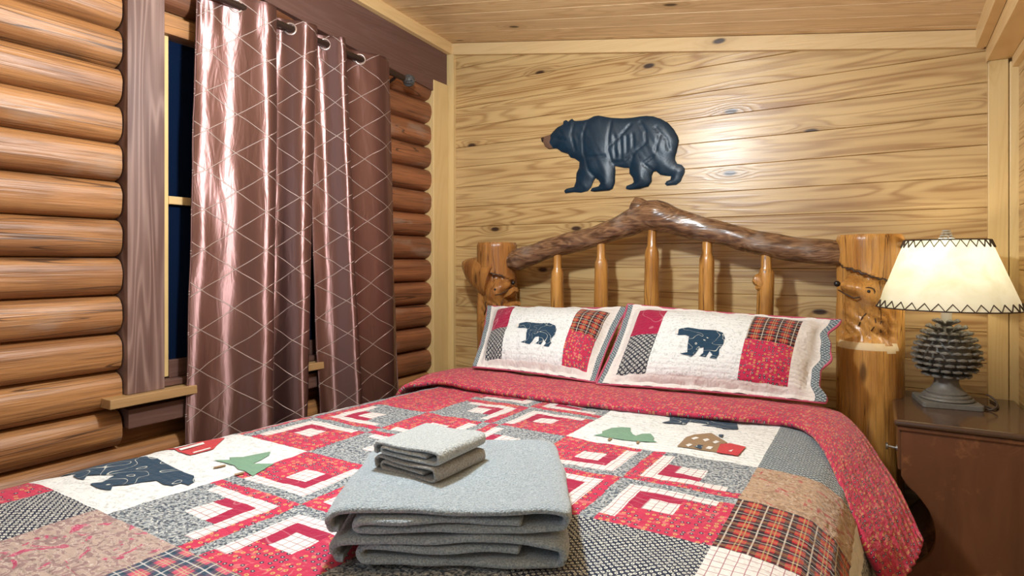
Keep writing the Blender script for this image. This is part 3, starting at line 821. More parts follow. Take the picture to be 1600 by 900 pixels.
# ------------------------------------------------------------------ quilt
XS0, CX = .349, .236; YS0, CY = -.670, .2332
ZQ = .655
PR = [(.22,(.352,.36)),(.30,(.358,.44)),(.38,(.372,.52)),(.445,(.385,.582)),(.49,(.41,.622)),(.53,(.45,.645)),(.58,(.50,.655)),
      (1.80,(1.80,.655)),(1.85,(1.85,.653)),(1.90,(1.898,.644)),(1.95,(1.938,.617)),(2.00,(1.966,.573)),(2.06,(1.985,.514)),(2.12,(1.998,.455)),(2.20,(2.012,.376)),(2.30,(2.028,.277))]
def yskew(s): return -.022*sstep(1.75, 1.2, s)      # the quilt lies a little askew
def Q(s, y):
    y = y+yskew(s)
    x, z = pl(PR, s)
    if s < 1.0:
        x += (.02+(y+1.0)*.10)*sstep(1.0, .5, s)
    puck = .0028*noise.noise(Vector((s*16, y*16, 0)))+.0016*noise.noise(Vector((s*48, y*48, 4)))+.004*noise.noise(Vector((s*4, y*4, 8)))
    if s > 1.78: puck += .0008*math.sin(y*150+3*noise.noise(Vector((s*6, y*6, 2))))*sstep(1.78, 1.95, s)
    nx = sstep(1.85, 2.03, s)
    return Vector((x+puck*nx, y, z+puck*(1-nx)))
def fabric(s, y):
    i = (s-XS0)/CX; j = (YS0-y)/CY
    if i >= 7.22: return 'GREY' if j < 20 else 'TEAL'
    if i >= 6.98: return 'WHITE'
    ci, cj = math.floor(i), math.floor(j)
    if ci >= 6:
        return {0:'TEAL',1:'TEAL',2:'PAIS',3:'PLAID',4:'CHECK',5:'NFLOW'}.get(cj, 'GREY')
    if cj >= 6:
        return 'RED' if i < 1.25 else 'NFLOW' if i < 1.875 else 'PAIS2' if i < 2.875 else 'PLAID2' if i < 3.875 else 'RED' if i < 5 else 'NFLOW'
    if cj < 0: return 'CREAM'
    pi, pj = ci//2, cj//2
    if ci < 0: return 'GREY'
    if pj == 0 and pi == 2: return 'CREAM'
    if pj == 2 and pi == 0: return 'CREAM'
    if pj == 0 and pi == 0: return 'GREY' if ci == 0 else 'RED'
    if pj == 2 and pi == 2:
        if cj == 5 and ci == 4: return 'GREY'
        return 'NFLOW'
    gi, gj = pi*2+1, pj*2+1
    p = abs(i-gi)*8; q = abs(j-gj)*8
    red = ((i > gi) == (j > gj))         # NW and SE blocks are red
    mn, mx = min(p, q), max(p, q)
    if mn < 1: return 'GREY' if red else 'RED'
    if mn < 2 and mx < 7: return 'CHECK'
    if mn >= 2 and mn < 3 and mx < 5: return 'BURG'
    if 3 <= p < 5 and 3 <= q < 5: return 'CHECK'
    return 'RED' if red else 'GREY'
FN = {'CREAM':M_CREAM,'CHECK':M_CHECK,'BURG':M_BURG,'RED':M_RED,'GREY':M_GREY,'NFLOW':M_NFLOW,'TEAL':M_TEAL,'PAIS':M_PAIS,'PAIS2':M_PAIS2,'PLAID':M_PLAID,'PLAID2':M_PLAID2,'WHITE':M_WHITE,'REV':M_REVERSE}
FK = list(FN)
quilt = empty('patchwork_quilt', (1.17, -1.4, .66), 'red, navy and white patchwork quilt with bear, tree and cabin patches on the bed', 'quilt')
QO = Vector(quilt.location)
mb = MB(); ns0, ns1 = -13, 200; ny0, ny1 = -6, 7*24-1
W_ = ns1-ns0+1
for jj in range(ny0, ny1+1):
    for ii in range(ns0, ns1+1):
        s_ = XS0+CX*ii/24; y_ = YS0-CY*jj/24
        mb.uv[len(mb.v)] = (s_, y_); mb.v.append(tuple(Q(s_, y_)-QO))
for jj in range(ny1-ny0):
    for ii in range(W_-1):
        s_ = XS0+CX*(ii+ns0+.5)/24; y_ = YS0-CY*(jj+ny0+.5)/24
        a = jj*W_+ii
        mb.f.append((a, a+1, a+W_+1, a+W_)); mb.m.append(FK.index(fabric(s_, y_))); mb.r.append(0)
o = mb.build('quilt_top', [FN[k] for k in FK], quilt, smooth=True)
# folded-back hem: the red reverse side, hanging in a flap over the right edge
Fp = [(.375,-.93,.50),(.395,-.93,.60),(.435,-.925,.664),(.50,-.865,.676),(.56,-.835,.682),(.70,-.845,.678),(.885,-.845,.675),(1.226,-.835,.675),(1.60,-.785,.676),(1.76,-.745,.675),(1.84,-.80,.672),(1.905,-.98,.655),(1.955,-1.13,.592),(1.995,-1.19,.53),(2.035,-1.17,.44)]
Rp = [(.36,-.60,.50),(.37,-.60,.60),(.405,-.60,.668),(.46,-.58,.682),(.53,-.57,.690),(.70,-.57,.692),(.885,-.57,.690),(1.226,-.56,.688),(1.60,-.53,.686),(1.79,-.50,.682),(1.90,-.50,.670),(1.962,-.56,.640),(2.010,-.70,.606),(2.058,-.86,.570),(2.098,-1.01,.515)]
Fc, Rc = catmull(Fp, 12), catmull(Rp, 12)
mb = MB(); nv = 26; nu = len(Fc)
al = 0
for a in range(nu):
    if a: al += ((Fc[a]+Rc[a])/2-(Fc[a-1]+Rc[a-1])/2).length
    for b_ in range(nv+1):
        t = b_/nv
        p = Fc[a].lerp(Rc[a], t)
        p.z += .010*math.sin(PI*t)+.0022*noise.noise(p*40)+.003*noise.noise(p*12)
        sd = sstep(1.85, 2.0, p.x)
        p.x += .003*math.sin(t*55)*sd+.012*math.sin(PI*t)*sd
        # front lip rolls down onto the quilt below
        if b_ == 0: p.z -= .006
        mb.uv[len(mb.v)] = (al, t*.3); mb.v.append(tuple(p-QO))
for a in range(nu-1):
    for b_ in range(nv):
        i = a*(nv+1)+b_
        mb.f.append((i, i+1, i+nv+2, i+nv+1)); mb.m.append(0); mb.r.append(0)
o = mb.build('folded_hem', M_REVERSE, quilt, smooth=True, solid=.013); o['label'] = 'red reverse side folded back below the pillows'

def applique(name, polys, mats, label=None, lift=.0022):
    """flat cloth shapes sewn on the quilt; polys = [(outline, material index)]"""
    mb = MB()
    for k, (poly, mi) in enumerate(polys):
        v2, f2 = poly_cdt(poly, .02)
        o_ = len(mb.v)
        for (x, y) in v2:
            # outlines are given in x,y of the top: undo the sideways ease of the left edge
            s_ = x
            for _ in range(4): s_ = x-(Q(s_, y).x-s_) if x < 1.0 else x
            p = Q(s_, y-yskew(s_)); p.z += lift+.0006*(mi > 0)+.0005*(k > 0)
            mb.uv[len(mb.v)] = (x, y); mb.v.append(tuple(p-QO))
        for f in f2: mb.f.append(tuple(i+o_ for i in f)); mb.m.append(mi); mb.r.append(0)
    o = mb.build(name, mats, quilt, smooth=True)
    if label: o['label'] = label
    return o
LB = [(.373,-2.034),(.361,-2.006),(.393,-1.967),(.377,-1.929),(.397,-1.898),(.435,-1.874),(.478,-1.867),(.53,-1.873),(.579,-1.879),(.63,-1.882),(.67,-1.884),(.704,-1.902),(.713,-1.921),(.689,-1.924),(.691,-1.944),(.661,-1.947),(.626,-1.944),(.617,-1.962),(.601,-1.99),(.582,-2.014),(.604,-2.027),(.588,-2.034),(.564,-2.037),(.528,-2.035),(.523,-2.03),(.533,-2.013),(.52,-1.99),(.513,-1.977),(.474,-1.998),(.454,-2.011),(.48,-2.027),(.462,-2.032),(.426,-2.028),(.43,-2.019),(.397,-2.022),(.392,-2.036)]
LT = [(.608,-1.799),(.641,-1.774),(.621,-1.766),(.643,-1.742),(.65,-1.717),(.671,-1.683),(.691,-1.701),(.704,-1.735),(.711,-1.761),(.753,-1.731),(.758,-1.754),(.767,-1.77),(.774,-1.794),(.782,-1.811),(.739,-1.802),(.714,-1.803),(.684,-1.793),(.647,-1.796)]
LTr = [[(.653,-1.827),(.662,-1.802),(.671,-1.805),(.662,-1.831)],[(.739,-1.829),(.744,-1.808),(.753,-1.812),(.748,-1.833)]]
LC = [(.389,-1.802),(.412,-1.759),(.409,-1.723),(.442,-1.676),(.463,-1.677),(.504,-1.726),(.534,-1.754),(.526,-1.81),(.468,-1.809),(.438,-1.801)]
LCs = [[(.447,-1.797),(.447,-1.73),(.466,-1.737),(.468,-1.802)],[(.506,-1.794),(.51,-1.749),(.523,-1.754),(.519,-1.797)],[(.41,-1.79),(.42,-1.74),(.43,-1.735),(.425,-1.793)]]
RT = [(1.35,-1.109),(1.365,-1.078),(1.358,-1.061),(1.365,-1.008),(1.387,-.988),(1.411,-.98),(1.421,-1.009),(1.438,-1.039),(1.45,-1.048),(1.457,-1.02),(1.477,-1.008),(1.497,-1.041),(1.501,-1.064),(1.516,-1.082),(1.502,-1.088),(1.48,-1.089),(1.459,-1.093),(1.44,-1.096),(1.411,-1.1),(1.384,-1.101),(1.362,-1.105)]
RTr = [[(1.399,-1.129),(1.397,-1.107),(1.405,-1.106),(1.407,-1.132)],[(1.472,-1.116),(1.468,-1.092),(1.475,-1.093),(1.478,-1.117)]]
RC = [(1.571,-1.093),(1.569,-.997),(1.583,-.966),(1.617,-.922),(1.672,-.989),(1.659,-1.015),(1.665,-1.085),(1.632,-1.089),(1.602,-1.09)]
RA = [(1.659,-1.015),(1.679,-.994),(1.719,-1.007),(1.713,-1.082),(1.665,-1.088)]
RD = [(1.608,-1.076),(1.613,-1.049),(1.625,-1.05),(1.628,-1.086)]
RK = [(1.64,-.947),(1.639,-.931),(1.65,-.924),(1.651,-.953)]
RW = [[(1.585,-1.01),(1.592,-.989),(1.602,-.996),(1.594,-1.017)],[(1.613,-1.005),(1.621,-.984),(1.629,-.995),(1.622,-1.017)],[(1.639,-1.01),(1.643,-.987),(1.654,-.995),(1.647,-1.02)],[(1.587,-1.071),(1.591,-1.051),(1.601,-1.057),(1.596,-1.083)],[(1.636,-1.075),(1.638,-1.052),(1.65,-1.055),(1.649,-1.078)],[(1.68,-1.059),(1.682,-1.03),(1.697,-1.032),(1.694,-1.062)]]
RB = [(1.47,-.885),(1.485,-.853),(1.47,-.799),(1.654,-.764),(1.67,-.835),(1.634,-.847),(1.626,-.841),(1.573,-.856),(1.597,-.829),(1.535,-.83),(1.535,-.868),(1.507,-.882)]
applique('bear_patch', [(LB, 0)], [M_NAVY], 'large navy bear patch on the cream panel')
applique('tree_patch', [(LT, 0)]+[(q, 1) for q in LTr], [M_GREEN, M_TAN], 'green tree patch beside the large navy bear')
applique('cabin_patch', [(LC, 0)]+[(q, 1) for q in LCs], [M_REDP, M_WHITE], 'red and white cabin patch above the large navy bear')
applique('bear_patch', [(RB, 0)], [M_NAVY], 'navy bear patch half under the folded hem')
applique('tree_patch', [(RT, 0)]+[(q, 1) for q in RTr], [M_GREEN, M_TAN], 'green tree patch on the cream panel by the folded hem')
applique('cabin_patch', [(RC, 0), (RA, 1), (RD, 2), (RK, 2)]+[(q, 3) for q in RW], [M_TAN, M_REDP, M_NAVY, M_WHITE], 'tan and red cabin patch by the folded hem')

# ------------------------------------------------------------------ pillows
BEAR = [(0,.86),(.09,.93),(.22,.99),(.47,.95),(.76,.97),(.91,.90),(.98,.71),(.98,.50),(.93,.33),(.95,.17),(.91,.04),(.79,.06),(.83,.16),(.76,.26),(.72,.08),(.59,.10),(.65,.20),(.63,.37),(.55,.33),(.51,.16),(.45,.06),(.22,.12),(.35,.18),(.32,.41),(.30,.66),(.22,.70),(.09,.68),(.01,.74)]
def pillow(label, BL, BR, TL, TR, patch, bearbox, seed, bulge=.078, back=.055, wave=0):
    BL, BR, TL, TR = map(Vector, (BL, BR, TL, TR))
    C = (BL+BR)/2
    root = empty('pillow', C, label, 'pillow', 'pillows in patchwork shams')
    nrm = (BR-BL).cross(TL-BL).normalized()
    if nrm.y > 0: nrm = -nrm
    NU, NV = 72, 44
    Wd = (BR-BL).length; Hd = (TL-BL).length
    def base(a, b):
        p = BL.lerp(BR, a).lerp(TL.lerp(TR, a), b)
        if wave:
            e = sstep(.90, 1.0, a); p += (BR-BL).normalized()*(.013*math.sin(b*12+1.4)+.004*math.sin(b*29))*e
        sag = .012*math.sin(PI*b)
        p += (BR-BL).normalized()*((.5-a)*2*sag)
        p.z += .010*math.sin(PI*a)*(1 if b > .5 else -1)*-abs(b-.5)*2*.6
        return p
    def infl(a, b):
        u = max(0, min(1, (a-.055)/.89)); v = max(0, min(1, (b-.05)/.90))
        return ((1-abs(2*u-1)**3.2)*(1-abs(2*v-1)**2.6))**.62 if 0 < u < 1 and 0 < v < 1 else 0
    def surf(a, b, lift=0):
        w = .006*noise.noise(Vector((a*7, b*5, seed)))+.0025*noise.noise(Vector((a*26, b*20, seed+3)))
        edge = 1-min(1, infl(a, b)*1.2)
        w += .0035*edge*math.sin(a*60+seed)*(1 if b < .3 else .3)
        # creases running in from the lower corners
        w += -.010*math.exp(-((a-.10-.25*b)/.018)**2)*sstep(.45, .1, b)
        return base(a, b)+nrm*(bulge*infl(a, b)+w+lift+.004)
    mats = [M_SHAM, M_CREAM, M_BURG, M_LATT, M_PLAID, M_RED, M_TEAL]
    a0, a1, a2, a3, b0, bm_, b1 = patch
    def which(a, b):
        if a < .032 or a > .962: return 6
        if b < b0 or b > b1: return 0
        if a0 < a < a1: return 2 if b > bm_ else 3
        if a1 <= a < a2: return 1
        if a2 <= a < a3: return 4 if b > bm_ else 5
        return 0
    # snap the grid to patch edges
    def snap(n, vals):
        g = [i/n for i in range(n+1)]
        for v in vals:
            k = min(range(1, n), key=lambda q: abs(g[q]-v)); g[k] = v
        return g
    GA = snap(NU, (.032, .962, a0, a1, a2, a3)); GB = snap(NV, (b0, bm_, b1))
    mb = MB()
    for b in GB:
        for a in GA:
            mb.uv[len(mb.v)] = (a*.74+seed, b*.46); mb.v.append(tuple(surf(a, b)-C))
    for j in range(NV):
        for i in range(NU):
            k = j*(NU+1)+i
            mb.f.append((k, k+1, k+NU+2, k+NU+1)); mb.m.append(which((GA[i]+GA[i+1])/2, (GB[j]+GB[j+1])/2)); mb.r.append(0)
    off = len(mb.v)
    for b in GB:
        for a in GA:
            mb.uv[len(mb.v)] = (a*.74, b*.46)
            mb.v.append(tuple(base(a, b)-nrm*(back*infl(a, b)+.004)-C))
    for j in range(NV):
        for i in range(NU):
            k = off+j*(NU+1)+i
            mb.f.append((k+NU+1, k+NU+2, k+1, k)); mb.m.append(0); mb.r.append(0)
    ring = [i for i in range(NU+1)]+[j*(NU+1)+NU for j in range(1, NV+1)]+[NV*(NU+1)+i for i in range(NU-1, -1, -1)]+[j*(NU+1) for j in range(NV-1, 0, -1)]
    for q in range(len(ring)):
        a_, b_ = ring[q], ring[(q+1) % len(ring)]
        mb.f.append((a_, b_, b_+off, a_+off)); mb.m.append(6); mb.r.append(0)
    mb.build('sham', mats, root, smooth=True, angle=60)
    # bear patch
    x0, x1, y0, y1 = bearbox
    poly = [(lerp(x0, x1, p[0]), lerp(y0, y1, p[1])) for p in BEAR]
    v2, f2 = poly_cdt(poly, .02)
    mb = MB()
    for a, b in v2:
        mb.uv[len(mb.v)] = (a*.9+seed, b*.6); mb.v.append(tuple(surf(a, b, .0018)-C))
    mb.f = list(f2); mb.m = [0]*len(f2); mb.r = [0]*len(f2)
    mb.build('bear_patch', M_NAVY, root, smooth=True)['label'] = 'navy bear patch'
    mz = [(lerp(x0, x1, p[0]), lerp(y0, y1, p[1])) for p in ((-.01,.84),(.05,.91),(.07,.72),(.01,.72))]
    mb = MB(); mb.add([surf(a, b, .0026)-C for a, b in mz], [(0,1,2,3)]); mb.build('muzzle_patch', M_SHAM, root)
    # piping along the outer edge
    mb = MB()
    pts = [base(a, 0) for a in GA]+[base(1, b) for b in GB[1:]]+[base(a, 1) for a in GA[-2::-1]]+[base(0, b) for b in GB[-2:0:-1]]
    mb.tube([p-C for p in pts], .0042, 6, closed=True)
    mb.build('piping', PIPE, root, smooth=True)['label'] = 'pink piped edge'
    return root
PIPE = simple('pink_piping', (.45,.08,.14), .8)
pillow('patchwork bear pillow at the left of the bed, partly behind the other pillow',
       (.565,-.630,.706), (1.112,-.612,.697), (.43,-.318,.935), (1.120,-.300,.955), (.10,.255,.745,.925,.08,.46,.87), (.335,.665,.20,.53), 1.0)
pillow('patchwork bear pillow at the right of the bed, in front of the other pillow',
       (1.125,-.634,.697), (1.855,-.530,.697), (1.135,-.335,.972), (1.895,-.315,.945), (.085,.235,.655,.865,.09,.50,.89), (.325,.57,.225,.58), 5.0, wave=1)

# ------------------------------------------------------------------ towels
def cloth_fold(path, depth, thick, seed, wob=.003, nd=22, end_round=.012):
    """sweep a folded cross-section (w,z) along the depth; w = front edge direction"""
    P = catmull([(w, z, 0) for w, z in path], 9)
    mb = MB(); n = len(P)
    for j in range(nd+1):
        t = j/nd; d = (t-.5)*depth
        e = min(t, 1-t)
        for i, p in enumerate(P):
            w, z = p.x, p.y
            nn = noise.noise(Vector((w*9, d*7, seed+z*25)))
            w2 = w*(1-.03*math.exp(-e*14))+wob*noise.noise(Vector((d*12, z*30, seed+5)))
            n3 = noise.noise(Vector((w*5.5, d*4, seed*1.7)))
            z2 = max(thick*.5, z*(1+.16*n3)+wob*nn*1.2-.0035*(abs(w)/.2)**3*(z > .02)*math.exp(-e*9))
            d2 = d+wob*1.8*noise.noise(Vector((w*14, z*60, seed+11)))
            mb.v.append((w2, d2, z2))
    for j in range(nd):
        for i in range(n-1):
            k = j*n+i; mb.f.append((k, k+1, k+n+1, k+n)); mb.m.append(0); mb.r.append(0)
    return mb
def towel(name, label, cat, group, loc, rz, path, depth, thick, mat, seed, wob=.003):
    root = empty(name, loc, label, cat, group); root.rotation_euler = (0, 0, rz)
    mb = cloth_fold(path, depth, thick, seed, wob)
    o = mb.build('folded_cloth', mat, root, smooth=True)
    md = o.modifiers.new('solid', 'SOLIDIFY'); md.thickness = thick; md.offset = 0
    md = o.modifiers.new('sub', 'SUBSURF'); md.levels = 1; md.render_levels = 1
    return root
RZ = math.radians(30)
TC = (1.342, -1.766)
def spiral(w, h, t, inner=1):
    """three-layer roll fold: inner lip, bottom layer, right turn, top layer, left wrap"""
    zm, zb, zt = h*.50, t*.55, h-t*.5
    return [(w*.62,zm),(w*.2,zm+.001),(-w*.3,zm+.002),(-w*.62,zm+.003),(-w*.74,zm+.001),(-w*.785,(zm+zb)/2),(-w*.74,zb+.001),(-w*.62,zb),(0,zb),(w*.7,zb),(w*.93,zb+.002),(w*.99,h*.35),(w*.99,h*.65),(w*.93,zt-.001),(w*.7,zt),(w*.1,zt-.001),(-w*.5,zt),(-w*.88,zt-.001),(-w*.985,zt-.006),(-w*1.01,h*.62),(-w*1.005,h*.35),(-w*.985,h*.16),(-w*.93,t*.55)]
towel('bath_towel', 'grey blue folded bath towel lying on the quilt, bottom of the stack', 'towel', 'folded bath towels', (TC[0], TC[1], .662), RZ, spiral(.188, .050, .0125), .345, .0125, M_TERRY, 2.0, .006)
towel('bath_towel', 'grey blue folded bath towel under the washcloths, on the other bath towel', 'towel', 'folded bath towels', (TC[0]-.004, TC[1]+.006, .7155), RZ+.02, spiral(.194, .044, .0115), .360, .0115, M_TERRY, 12.0, .006)
WC = (1.282, -1.778)
towel('washcloth', 'grey folded washcloth under the paler one, on the bath towels', 'washcloth', 'folded washcloths', (WC[0], WC[1], .761), math.radians(-3), spiral(.076, .027, .0058), .146, .0058, M_TERRY3, 21.0, .0028)
towel('washcloth', 'pale grey folded washcloth on top of the towel stack', 'washcloth', 'folded washcloths', (WC[0]-.002, WC[1]+.002, .790), math.radians(1), spiral(.077, .026, .0066), .149, .0064, M_TERRY2, 27.0, .0032)

# ------------------------------------------------------------------ nightstand
def f_wal():
    b = B('dark_walnut_varnish'); u = b.obj(); c = b.xyz(u)
    n = b.noise(b.comb(b.math('MULTIPLY', c[0], 14.0), b.math('MULTIPLY', c[1], 14.0), b.math('MULTIPLY', c[2], 3.0)), 1.0, 4.0, .8)
    n2 = b.noise(u, 7.0, 6.0, .4, .7)
    col = b.mix(n, (.085,.034,.017), (.20,.078,.034))
    col = b.mix(b.math('MULTIPLY', b.ss(n2, .50, .78), .9), col, (.50,.20,.075))
    return b.pbr(col, .22, b.bump(n, .05, .003), .5)
M_WAL = f_wal()
M_WTOP = B('dark_walnut_top').pbr((.075,.040,.024), .14, None, .7)
NX0, NX1, NY0, NY1 = 2.066, 2.405, -.532, -.045
ns = empty('nightstand', (2.235, -.29, 0), 'dark walnut nightstand with curved side cut-out and a small metal knob', 'nightstand')
def nl(vs): return [(x-2.235, y+.29, z) for x, y, z in vs]
SP = [(2.070,.652),(2.070,.505)] + [(p.x, p.y) for p in catmull([(2.072,.50,0),(2.085,.478,0),(2.112,.452,0),(2.142,.405,0),(2.154,.347,0),(2.144,.295,0),(2.115,.255,0),(2.082,.222,0),(2.072,.19,0)], 6)] + [(2.078,.12),(2.074,.06),(2.068,.0),(2.115,.0),(2.12,.05),(2.15,.09),(2.20,.11),(2.28,.11),(2.33,.09),(2.355,.05),(2.36,.0),(NX1,.0),(NX1,.652)]
for yA, yB in ((NY0, NY0+.02), (NY1-.02, NY1)):
    m = MB(); k = len(SP)
    m.add(nl([(x, yA, z) for x, z in SP]+[(x, yB, z) for x, z in SP]), [tuple(range(k)), tuple(range(2*k-1, k-1, -1))]+[(i, (i+1) % k, k+(i+1) % k, k+i) for i in range(k)])
    m.build('side_panel', M_WAL, ns, bevel=.002)
m = MB(); m.box((2.052, NY0-.014, .655), (NX1+.006, NY1+.012, .674)); m.v = nl(m.v); o = m.build('top', M_WTOP, ns); md = o.modifiers.new('b', 'BEVEL'); md.width = .008; md.segments = 3
m = MB(); m.box((2.060, NY0-.006, .642), (NX1, NY1+.004, .6548)); m.v = nl(m.v); m.build('moulding', M_WAL, ns, bevel=.003)
m = MB(); m.box((2.062, NY0+.022, .515), (2.080, NY1-.022, .638)); m.box((2.080, NY0+.03, .525), (2.36, NY1-.03, .63)); m.v = nl(m.v)
dr = m.build('drawer', M_WAL, ns, bevel=.004)
m = MB(); kx, ky, kz = 2.062, -.452, .566
m.tube(nl([(kx+.002, ky, kz), (kx-.003, ky, kz), (kx-.004, ky, kz), (kx-.024, ky, kz+.002), (kx-.025, ky, kz+.002), (kx-.029, ky, kz+.002), (kx-.031, ky, kz+.002)]), [.009,.009,.0035,.0035,.010,.011,.006], 16)
m.build('knob', simple('brushed_knob_metal', (.55,.58,.58), .3, Metallic=.9), dr, smooth=True, angle=40)['label'] = 'silver knob'
m = MB(); m.box((2.386, NY0+.021, .12), (2.398, NY1-.021, .640)); m.v = nl(m.v); m.build('back_panel', simple('dark_back_board', (.012,.010,.010), .4), ns)
m = MB(); m.box((2.16, NY0+.021, .13), (2.385, NY1-.021, .148)); m.v = nl(m.v); m.build('shelf', M_WAL, ns, bevel=.002)

# ------------------------------------------------------------------ table lamp
LX, LY, LZ = 2.205, -.222, .674
lamp = empty('table_lamp', (LX, LY, LZ), 'pine cone table lamp with laced parchment shade on the nightstand', 'lamp')
def f_stone():
    b = B('grey_carved_resin'); n = b.noise(b.obj(), 60, 3.0)
    return b.pbr(b.mix(n, (.10,.095,.085), (.19,.18,.155)), .5, b.bump(n, .2, .002))
M_STONE = f_stone()
m = MB()
def rsq(hw, z0, z1, rc=.02, rot=.0):
    n = 6; pts = []
    for cx, cy, a0 in ((1,1,0),(-1,1,90),(-1,-1,180),(1,-1,270)):
        for i in range(n+1):
            a = math.radians(a0+90*i/n)
            x, y = cx*(hw-rc)+rc*math.cos(a), cy*(hw-rc)+rc*math.sin(a)
            pts.append((x*math.cos(rot)-y*math.sin(rot), x*math.sin(rot)+y*math.cos(rot)))
    k = len(pts)
    m.add([(x, y, z0) for x, y in pts]+[(x, y, z1) for x, y in pts], [tuple(range(k-1,-1,-1)), tuple(range(k, 2*k))]+[(i, (i+1) % k, k+(i+1) % k, k+i) for i in range(k)])
rsq(.083, 0, .017, .012, .15)
m.build('plinth', M_STONE, lamp, bevel=.002)
m = MB(); m.lathe([(.074,.0172),(.077,.021),(.074,.026),(.066,.027),(.067,.032),(.064,.036),(.056,.037),(.057,.042),(.053,.046),(.046,.050),(.038,.062),(.034,.075),(.035,.086),(.044,.097),(.054,.103)], 48)
m.build('pedestal', M_STONE, lamp, smooth=True, angle=50)
m = MB()
CZ0, CZ1 = .098, .274
def cone_r(t): return pl([(0,.050),(.08,.070),(.2,.084),(.35,.090),(.5,.086),(.65,.075),(.8,.058),(.92,.038),(1,.018)], t)
m.lathe([(max(.01, cone_r(i/20)-.021), lerp(CZ0, CZ1, i/20)) for i in range(21)], 36)
rows = 10
for r_ in range(rows):
    t = (r_+.4)/rows; R = cone_r(t); z = lerp(CZ0, CZ1, t)
    cnt = max(6, int(2*PI*R/.029))
    for k in range(cnt):
        a = 2*PI*(k+.5*(r_ % 2))/cnt+.1*r_
        tilt = lerp(-.25, .60, t)
        er = Vector((math.cos(a), math.sin(a), 0)); et = Vector((-math.sin(a), math.cos(a), 0)); ez = Vector((0,0,1))
        out = er*math.cos(tilt)+ez*math.sin(tilt); upv = ez*math.cos(tilt)-er*math.sin(tilt)
        base_ = er*(R-.023)+ez*z; Ls = .033; wd = .0138*(1 if t < .8 else .72)
        vs = []
        secs = [(0,.5,.0025),(.45,.8,.0034),(.78,1.0,.0046),(.93,.85,.0052),(1.0,.45,.0034)]
        for q, ws, th in secs:
            c_ = base_+out*(Ls*q)
            for (sx, sz) in ((-1,-.6),(0,-1),(1,-.6),(1,.5),(.0,1.1),(-1,.5)):
                vs.append(c_+et*(wd*ws*sx)+upv*(th*sz))
        fs = []
        for i in range(4):
            for q in range(6): fs.append((i*6+q, i*6+(q+1)%6, (i+1)*6+(q+1)%6, (i+1)*6+q))
        fs.append((0,1,2,3,4,5)); fs.append((24,29,28,27,26,25))
        m.add(vs, fs)
m.build('pine_cone_body', M_STONE, lamp, smooth=True, angle=45)
m = MB(); m.tube([(0,0,.270),(0,0,.345)], .0155, 20); m.build('stem', simple('white_candle_sleeve', (.75,.74,.70), .5), lamp, smooth=True, angle=40)
SHB, SHT, RB_, RT_ = .320, .545, .200, .116
def shade_mat():
    b = B('parchment_shade'); n = b.noise(b.obj(), 9.0, 4.0, .8)
    col = b.mix(b.ss(n, .35, .7), (.80,.79,.66), (.66,.65,.47))
    d = b.n('BsdfDiffuse', {'Color': col}); t = b.n('BsdfTranslucent', {'Color': col})
    sh = b.n('MixShader', {0: .48, 1: d, 2: t}); b.t.links.new(sh, b.out.inputs[0]); return b.mat
m = MB(); n = 72
for i in range(7):
    q = i/6
    for k in range(n):
        a = 2*PI*k/n; r = lerp(RB_, RT_, q); m.v.append((r*math.cos(a), r*math.sin(a), lerp(SHB, SHT, q)))
for i in range(6):
    for k in range(n): m.f.append((i*n+k, i*n+(k+1)%n, (i+1)*n+(k+1)%n, (i+1)*n+k)); m.m.append(0); m.r.append(0)
m.build('lamp_shade', shade_mat(), lamp, smooth=True)
M_LACE = simple('dark_leather_lacing', (.05,.032,.022), .5)
for zr, cnt in ((SHB, 34), (SHT, 28)):
    m = MB(); pts = []
    hgt = .023
    for k in range(cnt*2):
        a = 2*PI*k/(cnt*2); z = zr+(0 if k % 2 == 0 else hgt)*(1 if zr == SHB else -1)
        r = lerp(RB_, RT_, (z-SHB)/(SHT-SHB))+.0025; pts.append((r*math.cos(a), r*math.sin(a), z))
    m.tube(pts, .0024, 5, closed=True)
    r0 = RB_ if zr == SHB else RT_
    m.tube([((r0+.001)*math.cos(2*PI*k/72), (r0+.001)*math.sin(2*PI*k/72), zr) for k in range(72)], .0022, 6, closed=True)
    m.build('lacing', M_LACE, lamp)
m = MB(); m.lathe([(.006,.538),(.013,.545),(.010,.548),(.012,.552)], 16)
for r_ in range(4):
    for k in range(7-r_):
        a = 2*PI*k/(7-r_)+r_*.5; R = .017-.004*r_; z = .553+.008*r_
        m.ball((R*math.cos(a), R*math.sin(a), z), .0065, n=5, sc=(1.1,1.1,.55))
m.build('finial', simple('pale_pine_cone_resin', (.42,.39,.33), .5), lamp, smooth=True, angle=50)
m = MB()
for k in range(3):
    a = 2*PI*k/3; m.tube([(.008*math.cos(a), .008*math.sin(a), SHT-.002), (RT_*math.cos(a), RT_*math.sin(a), SHT-.002)], .0018, 6)
m.tube([(0,0,.40)]+[(.04*math.sin(t*PI/8), 0, .40+.138*(1-math.cos(t*PI/8))/2) for t in range(1, 9)], .002, 6)
m.build('harp', M_ROD, lamp)
def bulb_mat():
    b = B('lit_bulb'); e = b.n('Emission', {'Color': (1,.92,.78,1), 'Strength': 12.0}); b.t.links.new(e, b.out.inputs[0]); return b.mat
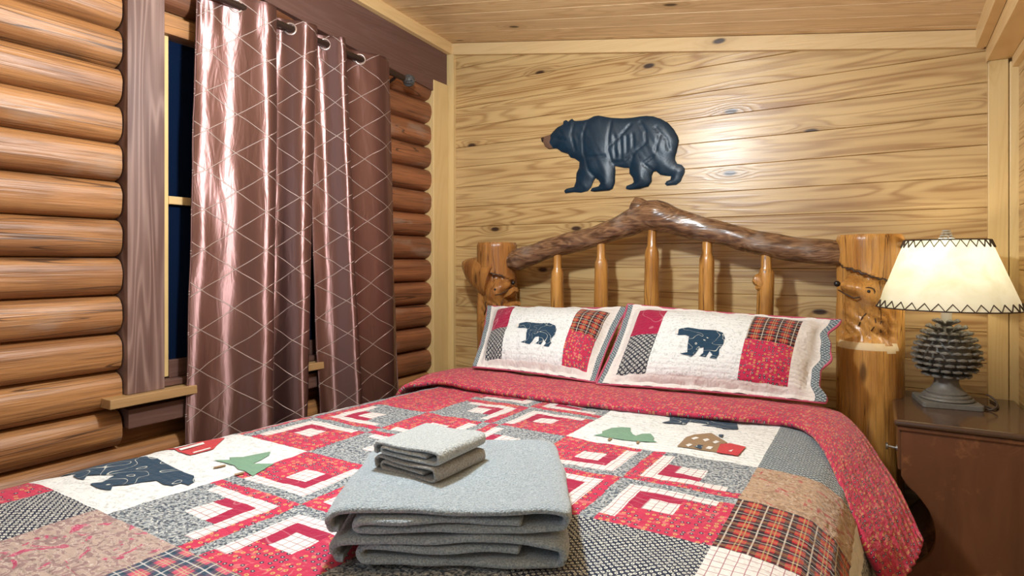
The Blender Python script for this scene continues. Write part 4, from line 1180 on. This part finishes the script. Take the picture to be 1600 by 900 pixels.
m = MB(); m.ball((0,0,.405), .027, n=10, sc=(1,1,1.15)); m.tube([(0,0,.34),(0,0,.38)], .014, 14); m.build('bulb', bulb_mat(), lamp, smooth=True)
m = MB(); m.tube(catmull([(.075,.02,.006),(.10,.01,.004),(.12,-.02,.004),(.118,-.06,.02),(.105,-.075,.045)][:3]+[(.135,.01,.004),(.14,.06,.004),(.13,.12,.004)], 6), .003, 8)
m.build('cord', M_LACE, lamp, smooth=True)
m = MB(); m.tube(catmull([(.085,-.03,.004),(.112,-.045,.005),(.128,-.03,.018),(.122,-.005,.034),(.105,.0,.044)], 6), [.003]*25, 8); m.build('cord', M_LACE, lamp, smooth=True)

# ------------------------------------------------------------------ lights
def light(name, typ, loc, power, color, size, rot=None, **kw):
    L = bpy.data.lights.new(name, typ); L.energy = power; L.color = color
    if typ == 'AREA': L.size = size
    else: L.shadow_soft_size = size
    for k, v in kw.items(): setattr(L, k, v)
    o = bpy.data.objects.new(name, L); link(o); o.location = loc
    if rot: o.rotation_euler = rot
    return o
light('ceiling_fan_light', 'POINT', (1.10, -1.62, 1.92), 70, (.86,.94,1), .06)
light('rear_fill_light', 'POINT', (1.35, -3.45, 2.05), 11, (.86,.94,1), .25)  # added fill behind the camera, not a known fixture of the room
light('table_lamp_light', 'POINT', (LX, LY, LZ+.455), 1.6, (1,.93,.78), .03)
wd = bpy.data.worlds.new('room_beyond'); S.world = wd; wd.use_nodes = True
wd.node_tree.nodes['Background'].inputs[0].default_value = (.80,.91,1,1)
wd.node_tree.nodes['Background'].inputs[1].default_value = .5

# ------------------------------------------------------------------ camera
cd = bpy.data.cameras.new('camera'); cam = bpy.data.objects.new('camera', cd); link(cam)
cam.location = (2.006, -2.66, 1.15); cam.rotation_euler = (PI/2, 0, math.radians(31.6))
cd.sensor_width = 36; cd.lens = 925/1600*36; cd.shift_y = -42/1600; cd.clip_start = .02
S.camera = cam
S.view_settings.view_transform = 'Standard'; S.view_settings.look = 'None'
S.view_settings.exposure = .27; S.view_settings.gamma = 1; S.view_settings.use_curve_mapping = False
S.cycles.use_denoising = True
